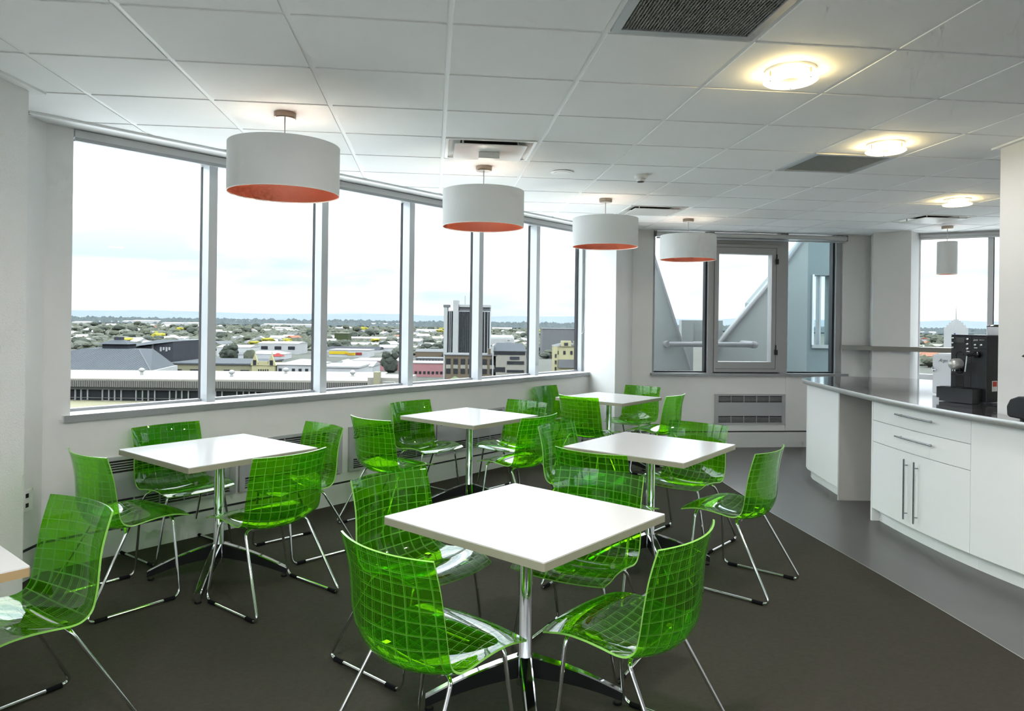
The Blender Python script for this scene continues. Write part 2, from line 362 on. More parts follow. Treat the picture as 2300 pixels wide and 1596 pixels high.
# partition end at the counter
wallpiece('wall_partition', [([(3.105, 3.7), (3.65, 3.7), (3.65, 4.58), (3.118, 4.58)], 0.0, TOP)], 'wall_paint', 'cream wall end standing at the counter')
wallpiece('trim_6', [([(3.075, 3.7), (3.70, 3.7), (3.70, 4.63), (3.09, 4.63)], CEIL - 0.012, CEIL + 0.004)], 'ceiling_bar', 'ceiling edge angle around the wall end')
wallpiece('trim_7', [([(-2.82, 2.75), (-2.44, 2.75), (-2.44, 3.72), (-2.82, 3.72)], CEIL - 0.012, CEIL + 0.004)], 'ceiling_bar', 'ceiling edge angle around the near pier')
wallpiece('trim_8', [(WW.poly(-0.22, 5.58, -0.03, 0.02), CEIL - 0.014, CEIL + 0.004)], 'ceiling_bar', 'ceiling edge angle along the window wall')
wallpiece('trim_9', [([(-2.81, 3.66), (-2.765, 3.66), (-2.765, 4.12), (-2.81, 4.12)], CEIL - 0.014, CEIL + 0.004)], 'ceiling_bar', 'ceiling edge angle of the narrow wall')

# ------------------------------------------------------------------ long window: six lights
win = thing('window_1', 'long row of six tall windows over the town', None, kind='structure')
B, S0 = 0.971, 0.054
sill = MB().prism(WW.poly(0.03, 5.86, 0.142, 0.42), 0.895, 0.932).build('sill', 'sill_paint', win)
MB().prism(WW.poly(0.03, 5.80, 0.138, 0.1415), 0.891, 0.933).build('sill_edge', 'aluminium_dark', win)
for k in range(1, 6):
    a = S0 + k * B
    MB().prism(WW.poly(a - 0.032, a + 0.032, 0.27, 0.365), 0.932, 2.70).build('mullion', 'aluminium', win)
    MB().prism(WW.poly(a - 0.034, a + 0.034, 0.365, 0.395), 0.932, 2.70).build('glazing_bead', 'gasket', win)
MB().prism(WW.poly(5.85, 5.92, 0.30, 0.40), 0.932, 2.70).build('jamb', 'aluminium', win)
MB().prism(WW.poly(5.838, 5.85, 0.36, 0.40), 0.932, 2.70).build('glazing_bead', 'gasket', win)
MB().prism(WW.poly(0.06, 0.088, 0.30, 0.40), 0.932, 2.70).build('jamb', 'aluminium', win)
MB().prism(WW.poly(0.04, 5.85, 0.35, 0.40), 0.932, 0.95).build('bottom_rail', 'aluminium_dark', win)
MB().prism(WW.poly(0.04, 5.85, 0.29, 0.40), 2.645, 2.70).build('head_rail', 'aluminium', win)
for k in range(6):
    MB().prism(WW.poly(S0 + k * B + 0.034 if k else 0.088, S0 + (k + 1) * B - 0.034 if k < 5 else 5.84, 0.386, 0.392), 0.948, 2.65).build('pane', 'window_glass', win)
# rolled-up blinds, one per pair of lights
for i, (a0, a1, lab) in enumerate(((0.08, 1.95, 'rolled-up grey roller blind over the two nearest long-wall windows'), (1.97, 3.86, 'rolled-up grey roller blind over the middle long-wall windows'), (3.88, 5.74, 'rolled-up grey roller blind over the two farthest long-wall windows'))):
    t = thing('roller_blind', lab, 'blind', WW.w(a0, 0.17, 2.622), group='roller blinds of the long window')
    t.rotation_euler = (0, 0, math.radians(50.38)); L = a1 - a0
    MB().tube([(0, 0.03, 0.045), (L, 0.03, 0.045)], 0.026, 14).build('roll', 'blind_fabric', t, smooth=True, auto=40)
    MB().box(0.0, L, -0.003, 0.001, 0.02, 0.070).build('fabric', 'blind_fabric', t)
    MB().box(0.0, L, -0.010, 0.008, 0.0, 0.022).build('bottom_bar', 'aluminium_dark', t)
ch = MB()
loop = [WW.w(5.70, 0.14, 2.62), WW.w(5.70, 0.14, 2.0), WW.w(5.695, 0.15, 1.55), WW.w(5.70, 0.17, 1.43), WW.w(5.705, 0.195, 1.40), WW.w(5.705, 0.22, 1.44), WW.w(5.70, 0.225, 1.6), WW.w(5.70, 0.215, 2.0), WW.w(5.70, 0.20, 2.62)]
ch.tube(fillet(loop, 0.1), 0.0025, 6)
tag(ch.build('blind_chain', 'white_plastic', smooth=True), 'thin white blind chain hanging beside the mid pier', 'chain')

# ------------------------------------------------------------------ three light window with opening sash
w2 = thing('window_2', 'grey aluminium window of three lights with a sash', None, kind='structure')
def bp(name, a0, a1, d0, d1, z0, z1, m='aluminium_mid', par=None): return MB().prism(BW.poly(a0, a1, d0, d1), z0, z1).build(name, m, par or w2)
bp('sill', 0.235, 2.815, -0.05, 0.14, 0.90, 0.932, 'aluminium_dark')
bp('jamb', 0.255, 0.285, 0.02, 0.14, 0.932, CEIL + 0.01, 'aluminium_dark')
bp('jamb', 2.672, 2.75, 0.02, 0.14, 0.932, CEIL + 0.01)
bp('mullion', 0.975, 1.05, 0.02, 0.14, 0.932, CEIL + 0.01)
bp('mullion', 1.925, 2.025, 0.02, 0.14, 0.932, CEIL + 0.01)
bp('glazing_bead', 0.952, 0.976, 0.06, 0.14, 0.932, CEIL, 'gasket')
bp('glazing_bead', 2.648, 2.673, 0.06, 0.14, 0.932, CEIL, 'gasket')
bp('glazing_bead', 0.285, 2.67, 0.06, 0.14, 0.932, 0.95, 'gasket')
bp('transom', 1.05, 1.925, 0.02, 0.14, 2.56, 2.64)
bp('head', 0.255, 2.75, 0.05, 0.14, 2.66, 2.69, 'aluminium_dark')
bp('pane', 0.285, 0.96, 0.10, 0.106, 0.945, CEIL, 'window_glass')
bp('pane', 2.025, 2.655, 0.10, 0.106, 0.945, CEIL, 'tinted_glass')
sash = bp('sash', 1.052, 1.105, 0.0, 0.11, 0.945, 2.555)
for nm, q in (('stile', (1.80, 1.922, 0.0, 0.11, 0.945, 2.555)), ('rail', (1.105, 1.80, 0.0, 0.11, 2.43, 2.555)), ('rail', (1.105, 1.80, 0.0, 0.11, 0.945, 1.075))): bp(nm, *q, par=sash)
for q in ((1.856, 1.860, -0.002, 0.004, 0.985, 2.515), (1.07, 1.86, -0.002, 0.004, 2.512, 2.516), (1.07, 1.86, -0.002, 0.004, 0.985, 0.989)): bp('joint', *q, m='gasket', par=sash)
bp('pane', 1.10, 1.805, 0.06, 0.066, 1.07, 2.435, 'window_glass', sash)
for z in (1.20, 2.345):
    h = MB(); h.prism(BW.poly(1.845, 1.875, -0.03, 0.0), z - 0.035, z + 0.03); h.prism(BW.poly(1.853, 1.863, -0.018, 0.0), z + 0.03, z + 0.09)
    h.build('hinge', 'black_plastic', sash)
t = thing('roller_blind', 'rolled-up blind tube with a pale bottom bar over the sash window', 'blind', BW.w(0.28, -0.03, 2.60)); t.rotation_euler = (0, 0, math.atan(0.11))
MB().tube([(0, 0, 0.055), (2.49, 0, 0.055)], 0.032, 16).build('roll', 'blind_fabric', t, smooth=True, auto=40)
MB().tube([(0, -0.02, 0.006), (2.45, -0.02, 0.006)], 0.011, 10).build('bottom_bar', 'aluminium', t, smooth=True, auto=40)
for x in (-0.006, 2.49): MB().box(x, x + 0.006, -0.035, 0.07, 0.02, 0.09).build('bracket', 'aluminium_dark', t)

# ------------------------------------------------------------------ window behind the counter
w3 = thing('window_3', 'bright window behind the coffee machine', None, kind='structure')
def rp(name, a0, a1, d0, d1, z0, z1, m='aluminium'): return MB().prism(RW.poly(a0, a1, d0, d1), z0, z1).build(name, m, w3)
rp('sill', 0.0, 2.25, -0.02, 0.2, 0.86, 0.89, 'sill_paint')
rp('jamb', 0.0, 0.02, 0.06, 0.2, 0.89, 2.66, 'sill_paint')
rp('bottom_rail', 0.0, 2.25, 0.1, 0.2, 0.89, 0.955, 'sill_paint')
for a in (0.74, 1.48, 2.2): rp('mullion', a - 0.02, a + 0.035, 0.06, 0.17, 0.95, 2.66); rp('glazing_bead', a + 0.035, a + 0.05, 0.15, 0.19, 0.95, 2.66, 'gasket')
for a in (0.02, 0.79, 1.53): rp('pane', a, a + 0.70, 0.16, 0.166, 0.95, 2.66, 'window_glass')
t = thing('roller_blind', 'rolled-up grey blind over the window behind the counter', 'blind', RW.w(0.012, 0.04, 2.62)); t.rotation_euler = (0, 0, math.atan2(-0.5066, 0.8622))
MB().tube([(0, 0, 0.045), (2.2, 0, 0.045)], 0.03, 14).build('roll', 'blind_fabric', t, smooth=True, auto=40)
MB().box(0, 2.2, -0.033, -0.02, 0.0, 0.02).build('bottom_bar', 'aluminium', t)

# ------------------------------------------------------------------ wall heaters
def heater(w, a0, a1, label, group=None, d=0.0, z=0.295):
    t = thing('wall_heater', label, 'heater', w.w(a0, d, z), group=group); t.rotation_euler = (0, 0, math.atan2(w.t.y, w.t.x)); L = a1 - a0; H = 0.375
    MB().box(0.045, L - 0.045, -0.006, -0.001, 0.02, H - 0.02).build('cavity', 'heater_dark', t)
    fr = MB(); fr.box(0, 0.045, -0.02, -0.0005, 0, H); fr.box(L - 0.045, L, -0.02, -0.0005, 0, H); fr.box(0.045, L - 0.045, -0.02, -0.0005, H - 0.022, H); fr.box(0.045, L - 0.045, -0.02, -0.0005, 0, 0.018)
    fr.build('frame', 'heater_grey', t)
    MB().box(0.045, L - 0.045, -0.016, -0.006, 0.10, 0.272).build('front_panel', 'heater_grey', t)
    sl = MB().box(0.045, L - 0.045, -0.017, -0.006, -0.0028, 0.0028).mesh('slat', 'heater_grey')
    for z in (0.034, 0.050, 0.066, 0.082, 0.289, 0.305, 0.321, 0.337): link('slat', sl, t, (0, 0, z))
    rib = MB().box(-0.003, 0.003, -0.018, -0.006, 0, 0.075).mesh('divider', 'heater_grey')
    for i in range(1, 5):
        for z in (0.022, 0.275): link('divider', rib, t, (0.045 + (L - 0.09) * i / 5, 0, z))
    return t
heater(BW, 1.067, 1.994, 'grey louvred wall heater below the sash window')
heater(WW, 0.24, 1.16, 'grey louvred heater nearest the near pier, under the long windows', 'heaters under the long windows', 0.17, 0.262)
heater(WW, 1.19, 2.11, 'second grey louvred heater from the near pier, under the long windows', 'heaters under the long windows', 0.17, 0.262)
heater(WW, 2.18, 3.18, 'third grey louvred heater from the near pier, under the long windows', 'heaters under the long windows', 0.17, 0.262)
heater(WW, 3.21, 4.21, 'grey louvred heater farthest from the near pier, under the long windows', 'heaters under the long windows', 0.17, 0.262)
o = thing('power_socket', 'white double power socket on the narrow wall behind the near pier', 'socket', (-2.80, 4.14, 0.47))
MB().box(-0.008, 0.004, -0.05, 0.05, -0.06, 0.06).build('plate', 'white_plastic', o)
for z in (-0.028, 0.028): MB().box(0.004, 0.006, -0.012, 0.012, z - 0.012, z + 0.012).build('outlet', 'charcoal_plastic', o)
# ------------------------------------------------------------------ tables
def rounded_square(h, r=0.006, n=3):
    out = []
    for cx, cy, a0 in ((h - r, h - r, 0), (-h + r, h - r, 90), (-h + r, -h + r, 180), (h - r, -h + r, 270)):
        for k in range(n + 1): a = math.radians(a0 + 90 * k / n); out.append((cx + r * math.cos(a), cy + r * math.sin(a)))
    return out
TH = 0.771
def make_table():
    t = thing('cafe_table', 'x', 'table')
    top = MB(); k = rounded_square(0.40); top.prism(rounded_square(0.399), TH - 0.004, TH)
    top.build('tabletop', 'table_white', t)
    MB().prism(k, TH - 0.031, TH - 0.004).build('edge_band', 'table_edge', t)
    MB().box(-0.12, 0.12, -0.12, 0.12, TH - 0.039, TH - 0.031).build('mounting_plate', 'black_plastic', t)
    pole = MB().lathe([(0.0, 0.10), (0.033, 0.10), (0.033, 0.215), (0.0285, 0.222), (0.0285, TH - 0.039), (0.0, TH - 0.039)], 24, cap=False)
    pole.build('pole', 'chrome', t, smooth=True, auto=35)
    arm = MB(); S = []
    for i in range(9):
        u = i / 8; r = 0.028 + u * 0.365; zt = 0.215 - 0.152 * u + 0.012 * math.sin(math.pi * u); h = 0.082 - 0.044 * u; w = 0.024 - 0.006 * u
        S.append([(r, -w, zt - h), (r, w, zt - h), (r, w, zt - 0.005), (r, w * 0.75, zt), (r, -w * 0.75, zt), (r, -w, zt - 0.005)])
    kk = len(arm.v)
    for s_ in S: arm.v += s_
    for i in range(8):
        for j in range(6): j2 = (j + 1) % 6; arm.f.append((i * 6 + j, i * 6 + j2, (i + 1) * 6 + j2, (i + 1) * 6 + j)); arm.m.append(1 if j in (0, 1, 5) else 0)
    arm.f.append((5, 4, 3, 2, 1, 0)); arm.m.append(0); arm.f.append(tuple(48 + j for j in range(6))); arm.m.append(0)
    arm.lathe([(0.013, 0.008), (0.013, 0.05)], 12, (0.378, 0, 0)); arm_me = arm.mesh('leg', ['chrome', 'arm_side'], True)
    b = bmesh.new(); b.from_mesh(arm_me); bmesh.ops.recalc_face_normals(b, faces=b.faces); b.to_mesh(arm_me); b.free()
    arm_me.set_sharp_from_angle(angle=math.radians(30))
    foot = MB().lathe([(0.018, 0.0062), (0.018, 0.013), (0.006, 0.016)], 12, (0.378, 0, 0)).mesh('foot', 'glide_black')
    for q in range(4):
        a = math.radians(45 + 90 * q); l = link('leg', arm_me, t, rz=a); link('foot', foot, l)
    return t
TABLES = [((0.069, 2.855), 4.5, 'white square table nearest the viewer, alone in the foreground'),
          ((-1.717, 4.223), 7.0, 'white square table under the largest drum lamp, by the near windows'),
          ((0.890, 4.525), 7.5, 'white square table closest to the counter'),
          ((-0.334, 5.842), 6.3, 'white square table in the middle of the window row'),
          ((1.018, 7.423), 5.9, 'white square table farthest away, before the mid pier'),
          ((-2.035, 2.150), 5.0, 'white table corner with tan edge, cut off at the left')]
tproto = make_table()
for i, ((x, y), rot, lab) in enumerate(TABLES):
    t = tproto if i == 0 else copy_tree(tproto)
    t.location = (x, y, 0); t.rotation_euler = (0, 0, math.radians(rot + 45)); t['label'] = lab; t['group'] = 'square cafe tables'
    if i == 5:
        for chd in t.children:
            if chd.name.startswith('edge_band'):
                chd.data = chd.data.copy(); chd.data.materials[0] = MATS['table_edge_tan']

# ------------------------------------------------------------------ green shell chairs
def catmull(P, n):
    P = [Vector(p) for p in P]; Q = [P[0] * 2 - P[1]] + P + [P[-1] * 2 - P[-2]]; out = []
    for i in range(1, len(Q) - 2):
        for k in range(n):
            t = k / n; a, b, c, d = Q[i - 1], Q[i], Q[i + 1], Q[i + 2]
            out.append(0.5 * ((2 * b) + (c - a) * t + (2 * a - 5 * b + 4 * c - d) * t * t + (3 * b - a - 3 * c + d) * t ** 3))
    return out + [P[-1]]
EDGE = [(0.212, 0.441), (0.165, 0.456), (0.105, 0.466), (0.04, 0.466), (-0.03, 0.459), (-0.09, 0.451), (-0.130, 0.457), (-0.160, 0.485), (-0.175, 0.545), (-0.184, 0.615), (-0.195, 0.69), (-0.211, 0.755), (-0.232, 0.823)]
def shell_mesh():
    E = catmull([Vector((a, b, 0)) for a, b in EDGE], 4); n = len(E); nt = 16
    L = [0.0]
    for i in range(1, n): L.append(L[-1] + (E[i] - E[i - 1]).length)
    def sm(a, b, x): q = min(1, max(0, (x - a) / (b - a))); return q * q * (3 - 2 * q)
    G = []
    for i in range(n):
        s = L[i]; row = []; wb = sm(0.26, 0.46, s); low = 1 - sm(0.42, 0.80, s); wf = 1 - sm(0.0, 0.16, s); ws = sm(0.03, 0.26, s) * (1 - sm(0.36, 0.52, s))
        W = 0.2385 - 0.0075 * sm(0.45, 0.6, s) - 0.012 * (1 - sm(0, 0.05, s)) - 0.004 * sm(0.74, 0.8, s)
        for j in range(nt + 1):
            t = -1 + 2 * j / nt; k = 1 - t * t
            y = E[i].x - (0.048 + 0.030 * low) * k * wb + 0.030 * k * wf; z = E[i].y - 0.040 * k * ws - 0.004 * k * wf - 0.012 * k * sm(0.7, 0.82, s)
            row.append(Vector((t * W, y, z)))
        G.append(row)
    N = []
    for i in range(n):
        r = []
        for j in range(nt + 1):
            a = G[min(i + 1, n - 1)][j] - G[max(i - 1, 0)][j]; b = G[i][min(j + 1, nt)] - G[i][max(j - 1, 0)]
            r.append(b.cross(a).normalized())
        N.append(r)
    th = 0.0035; v = []; f = []; m = []; uv = []
    nj = nt + 1
    for sgn in (-1, 1):
        for i in range(n):
            for j in range(nj): v.append(tuple(G[i][j] + N[i][j] * th * sgn))
    def U(i, j): return (j / nt * 10.0 + 0.5, L[i] / L[-1] * 19.0 + 0.5)
    base = n * nj
    for i in range(n - 1):
        for j in range(nt):
            a, b, c, d = i * nj + j, i * nj + j + 1, (i + 1) * nj + j + 1, (i + 1) * nj + j
            f.append((a, b, c, d)); m.append(0); uv += [U(i, j), U(i, j + 1), U(i + 1, j + 1), U(i + 1, j)]
            f.append((base + d, base + c, base + b, base + a)); m.append(0); uv += [U(i + 1, j), U(i + 1, j + 1), U(i, j + 1), U(i, j)]
    def rim(a, b):
        f.append((a, b, base + b, base + a)); m.append(1); uv.extend([(0.9, 0.9)] * 4)
    for i in range(n - 1): rim((i + 1) * nj, i * nj); rim(i * nj + nt, (i + 1) * nj + nt)
    for j in range(nt): rim(j, j + 1); rim((n - 1) * nj + j + 1, (n - 1) * nj + j)
    me = bpy.data.meshes.new('shell'); me.from_pydata(v, [], f)
    l = me.uv_layers.new(name='UVMap')
    for q, c in enumerate(uv): l.data[q].uv = c
    me.materials.append(MATS['green_acrylic']); me.materials.append(MATS['green_edge']); me.polygons.foreach_set('material_index', m)
    b = bmesh.new(); b.from_mesh(me); bmesh.ops.recalc_face_normals(b, faces=b.faces); b.to_mesh(me); b.free()
    me.polygons.foreach_set('use_smooth', [True] * len(me.polygons)); me.set_sharp_from_angle(angle=math.radians(50)); me.update()
    return me
def make_chair():
    t = thing('shell_chair', 'x', 'chair'); link('shell', shell_mesh(), t)
    R = 0.0078; fl = 0.0062 + 0.0105
    for s in (-1, 1):
        path = [(s * 0.08, 0.135, 0.444), (s * 0.185, 0.138, 0.440), (s * 0.258, 0.145, fl), (s * 0.258, -0.335, fl), (s * 0.190, -0.105, 0.424), (s * 0.08, -0.112, 0.414)]
        MB().tube(fillet(path, 0.045, 6), R, 10).build('sled_rail', 'chrome', t, smooth=True, auto=50)
        for y in (0.085, -0.265): MB().tube([(s * 0.258, y - 0.03, fl), (s * 0.258, y + 0.03, fl)], 0.0105, 10).build('glide', 'glide_black', t, smooth=True, auto=50)
        for y, z in ((0.125, 0.444), (-0.11, 0.422)): MB().box(s * 0.135 - 0.012, s * 0.135 + 0.012, y - 0.012, y + 0.012, z - 0.011, z + 0.012).build('mount_clip', 'chrome', t)
    MB().tube([(-0.081, 0.135, 0.444), (0.081, 0.135, 0.444)], R, 10).build('cross_tube', 'chrome', t, smooth=True, auto=50)
    MB().tube([(-0.081, -0.112, 0.414), (0, -0.114, 0.411), (0.081, -0.112, 0.414)], R, 10).build('cross_tube', 'chrome', t, smooth=True, auto=50)
    return t
CHAIRS = [
 (-0.245, 2.458, 48.8, 'green grid chair in the foreground, back to viewer, front left of nearest table'),
 (0.429, 2.592, 142.7, 'green grid chair in the foreground, side on, front right of nearest table'),
 (-0.386, 3.230, -39.3, 'green grid chair at far left side of nearest table, its back against the light'),
 (0.311, 3.270, -120.7, 'green grid chair facing viewer at far right side of nearest table'),
 (-2.095, 3.959, 52.9, 'green grid chair beside the near pier, at left of the drum lamp table'),
 (-2.124, 4.665, -36.2, 'green grid chair facing viewer against the window wall by the near pier'),
 (-1.435, 4.720, -132.9, 'green grid chair partly hidden behind the right corner of the near window table'),
 (-1.363, 3.985, 142.6, 'green grid chair with glowing back, front right of the near window table'),
 (0.512, 4.951, -36.6, 'pale glossy green chair at far left of the table closest to the counter'),
 (0.583, 4.204, 54.3, 'green grid chair between nearest table and the table closest to the counter'),
 (1.210, 5.027, -131.3, 'green grid chair facing viewer behind the table closest to the counter'),
 (1.329, 4.299, 140.7, 'green grid chair side on, nearest the counter and the vinyl floor'),
 (-0.719, 6.218, -40.8, 'green grid chair facing viewer, window side of the middle table'),
 (-0.884, 5.431, 50.1, 'green grid chair with bright seat, back to viewer, left of middle table'),
 (-0.005, 6.336, -130.5, 'green grid chair with white reflections behind right of the middle table'),
 (0.043, 5.652, 141.4, 'green grid chair side on, front right of the middle table'),
 (0.559, 7.900, -38.4, 'farthest green chair, beside the window wall at the last table'),
 (0.807, 7.172, 50.4, 'green grid chair back to viewer, front left of the farthest table'),
 (1.358, 8.033, -131.2, 'green grid chair facing viewer behind the farthest table'),
 (1.490, 7.399, 143.0, 'green grid chair side on, right of the farthest table'),
 (-1.784, 2.567, -122.7, 'large green grid chair cut off at the lower left, facing the tan edged table')]
cproto = make_chair()
for i, (x, y, a, lab) in enumerate(CHAIRS):
    c = cproto if i == 0 else copy_tree(cproto)
    c.location = (x, y, 0); c.rotation_euler = (0, 0, math.radians(a - 90)); c['label'] = lab; c['group'] = 'green shell chairs around the cafe tables'

# ------------------------------------------------------------------ pendant lamps
def pendant(x, y, R, zb, zt, label, group, power, orange=True):
    t = thing('pendant_lamp', label, 'lamp', (x, y, 0), group=group)
    MB().lathe([(0.0, CEIL - 0.034), (0.055, CEIL - 0.034), (0.060, CEIL - 0.029), (0.060, CEIL - 0.0005), (0.0, CEIL - 0.0005)], 28, cap=False).build('canopy', 'nickel', t, smooth=True, auto=35)
    MB().tube([(0, 0, zb + 0.23), (0, 0, CEIL - 0.03)], 0.0035, 8).build('cable', 'white_plastic', t, smooth=True)
    th = 0.0035; ri = R - th
    MB().lathe([(R - 0.001, zb), (R, zb + 0.002), (R, zt - 0.002), (R - 0.001, zt)], 64, cap=False).build('shade', 'shade_white', t, smooth=True, auto=60)
    MB().lathe([(ri, zt), (ri, zb + 0.006)], 64, cap=False).build('shade_lining', 'shade_orange', t, smooth=True, auto=60)
    rm = MB(); rm.lathe([(R, zb), (R + 0.0015, zb + 0.003), (R, zb + 0.007)], 64, cap=False); rm.lathe([(ri, zb + 0.006), (ri, zb), (R, zb)], 64, cap=False); rm.lathe([(R, zt), (ri, zt)], 64, cap=False)
    rm.build('rim', 'white_plastic', t, smooth=True, auto=40)
    sp = MB()
    for q in range(3):
        a = q * 2.0944 + 0.4; sp.tube([(0.02 * math.cos(a), 0.02 * math.sin(a), zt - 0.03), (ri * math.cos(a), ri * math.sin(a), zt - 0.012)], 0.002, 6)
    sp.build('spider', 'brushed_steel', t)
    MB().lathe([(0.0, zb + 0.235), (0.02, zb + 0.235), (0.02, zb + 0.195), (0.0, zb + 0.195)], 16, cap=False).build('lamp_holder', 'white_plastic', t, smooth=True, auto=40)
    MB().lathe([(0.0, zb + 0.125), (0.02, zb + 0.13), (0.03, zb + 0.155), (0.024, zb + 0.18), (0.014, zb + 0.195)], 16, cap=False).build('bulb', 'bulb', t, smooth=True)
    ld = bpy.data.lights.new('lamp_light', 'POINT'); ld.energy = power; ld.color = (0.97, 0.98, 0.84); ld.shadow_soft_size = 0.03
    lo = bpy.data.objects.new('lamp_light', ld); C.objects.link(lo); lo.parent = t; lo.location = (0, 0, zb + 0.155)
    return t
G = 'white drum lamps with orange lining'
pendant(-1.297, 4.036, 0.305, 2.243, 2.516, 'largest white drum lamp with orange lining, nearest the viewer', G, 26)
pendant(-0.226, 5.365, 0.305, 2.246, 2.516, 'second white drum lamp with orange lining, below the square diffuser', G, 26)
pendant(0.862, 6.690, 0.305, 2.252, 2.516, 'third white drum lamp with orange lining, before the mid pier', G, 26)
pendant(1.935, 7.900, 0.305, 2.250, 2.516, 'smallest white drum lamp, hanging before the sash window', G, 26)
pendant(4.989, 8.211, 0.103, 2.150, 2.524, 'narrow white cylinder lamp hanging behind the counter', None, 10)

# ------------------------------------------------------------------ ring lights on the ceiling
def ring_light(c, r, label, power=4, halo=True):
    x, y = tp(c, r); t = thing('ceiling_light', label, 'light', (x, y, 0), group='round glowing ceiling lights')
    Z = CEIL
    MB().lathe([(0.0, Z - 0.012), (0.108, Z - 0.012), (0.112, Z - 0.008), (0.112, Z - 0.0002), (0.0, Z - 0.0002)], 40, cap=False).build('base', 'white_plastic', t, smooth=True, auto=35)
    MB().lathe([(0.045, Z - 0.052), (0.110, Z - 0.056), (0.119, Z - 0.050), (0.116, Z - 0.044), (0.045, Z - 0.044), (0.045, Z - 0.052)], 40, cap=False).build('glass_ring', 'ring_glass', t, smooth=True, auto=45)
    MB().lathe([(0.0, Z - 0.042), (0.05, Z - 0.042), (0.09, Z - 0.013), (0.0, Z - 0.013)], 32, cap=False).build('lamp_cup', 'ring_core', t, smooth=True, auto=45)
    for q in range(3):
        a = q * 2.094 + 1.2; MB().tube([(0.098 * math.cos(a), 0.098 * math.sin(a), Z - 0.058), (0.098 * math.cos(a), 0.098 * math.sin(a), Z - 0.011)], 0.003, 6).build('spacer', 'timber', t)
    ld = bpy.data.lights.new('ring_glow', 'POINT'); ld.energy = 0.8; ld.color = (1.0, 0.78, 0.38); ld.shadow_soft_size = 0.02
    for q in range(3 if halo else 0):
        a = q * 2.094 + 0.2; lo = bpy.data.objects.new('ring_glow', ld); C.objects.link(lo); lo.parent = t; lo.location = (0.085 * math.cos(a), 0.085 * math.sin(a), Z - 0.028)
    ld = bpy.data.lights.new('ring_beam', 'AREA'); ld.shape = 'DISK'; ld.size = 0.2; ld.energy = power; ld.color = (1.0, 0.97, 0.93)
    lo = bpy.data.objects.new('ring_beam', ld); C.objects.link(lo); lo.parent = t; lo.location = (0, 0, Z - 0.060)
ring_light(2.5, 0.5, 'brightest round ceiling light, beside the large dark grille')
ring_light(4.5, 2.5, 'second round ceiling light, next to the smaller dark grille')
ring_light(7.5, 5.5, 'smallest round ceiling light, above the counter window')
for c_, r_ in ((0.5, -1.5), (-1.5, -3.5), (4.5, -3.5), (1.5, -6.5), (7.5, -1.5)): ring_light(c_, r_, 'unseen round ceiling light added behind the viewer to brighten the room', 14, False)  # out-of-view lights added to lift the interior brightness

# ------------------------------------------------------------------ ceiling grilles and diffusers
def frame_at(c, r):
    x, y = tp(c, r); return (x, y, CEIL), math.atan2(CV.y, CV.x)
TW, TD = CV.length, RV.length
def grille(c, r, label, n):
    loc, rz = frame_at(c, r); t = thing('return_air_grille', label, 'grille', loc, rz, 'dark ceiling grilles')
    g = 0.016; f = 0.035
    fr = MB(); fr.box(g, TW - g, g, g + f, -0.006, 0.012); fr.box(g, TW - g, TD - g - f, TD - g, -0.006, 0.012); fr.box(g, g + f, g + f, TD - g - f, -0.006, 0.012); fr.box(TW - g - f, TW - g, g + f, TD - g - f, -0.006, 0.012)
    fr.build('frame', 'aluminium', t)
    MB().box(g + f, TW - g - f, g + f, TD - g - f, 0.02, 0.024).build('backing', 'grille_back', t)
    vv = MB(); x0, x1, y0, y1 = g + f, TW - g - f, g + f, TD - g - f
    for i in range(1, n):
        x = x0 + (x1 - x0) * i / n; vv.box(x - 0.0014, x + 0.0014, y0, y1, -0.001, 0.019)
    for i in range(1, n):
        y = y0 + (y1 - y0) * i / n; vv.box(x0, x1, y - 0.0012, y + 0.0012, 0.002, 0.019)
    tag(vv.build('egg_crate_core', 'grille_grey', t), 'fine dark grey egg crate mesh', kind='stuff')
grille(1, -1, 'large dark egg-crate grille in the ceiling above the viewer', 42)
grille(4, 3, 'smaller dark egg-crate grille beside the second ceiling light', 42)
def diffuser(c, r, label, blade=True):
    loc, rz = frame_at(c, r); t = thing('air_diffuser', label, 'diffuser', loc, rz, 'white square air diffusers')
    g = 0.016; D = 0.012
    fr = MB(); w = 0.02
    for q in ((g, TW - g, g, g + w), (g, TW - g, TD - g - w, TD - g), (g, g + w, g + w, TD - g - w), (TW - g - w, TW - g, g + w, TD - g - w)): fr.box(*q, -0.004, 0.012)
    fr.build('frame', 'diffuser_white', t)
    cone = MB(); a, b = g + w, g + 0.10; X, Y = TW, TD
    for p, q in (((a, a), (X - a, a)), ((X - a, a), (X - a, Y - a)), ((X - a, Y - a), (a, Y - a)), ((a, Y - a), (a, a))):
        def inn(pt): return (b if pt[0] < X / 2 else X - b, b if pt[1] < Y / 2 else Y - b)
        cone.quad([(*p, 0.0), (*q, 0.0), (*inn(q), 0.028), (*inn(p), 0.028)])
    cone.build('cone', 'diffuser_white', t)
    MB().box(b - 0.02, X - b + 0.02, b - 0.02, Y - b + 0.02, 0.0275, 0.0295).build('duct_back', 'grille_back', t)
    MB().box(0.075, TW - 0.075, 0.075, TD - 0.075, -0.020, -0.014).build('face_plate', 'diffuser_white', t)
    pst = MB()
    for x in (0.13, TW - 0.13):
        for y in (0.13, TD - 0.13): pst.tube([(x, y, -0.015), (x, y, 0.028)], 0.006, 8)
    pst.build('hanger', 'white_plastic', t)
    if blade:
        MB().box(TW / 2 - 0.07, TW / 2 + 0.07, TD / 2 - 0.03, TD / 2 + 0.03, -0.062, -0.021).build('sensor_box', 'white_plastic', t)
        MB().box(TW / 2 - 0.065, TW / 2 + 0.065, TD / 2 + 0.0302, TD / 2 + 0.04, -0.034, -0.021).build('sensor_slot', 'black_plastic', t)
diffuser(0, 3, 'square white air diffuser with sensor box, above the second drum lamp')
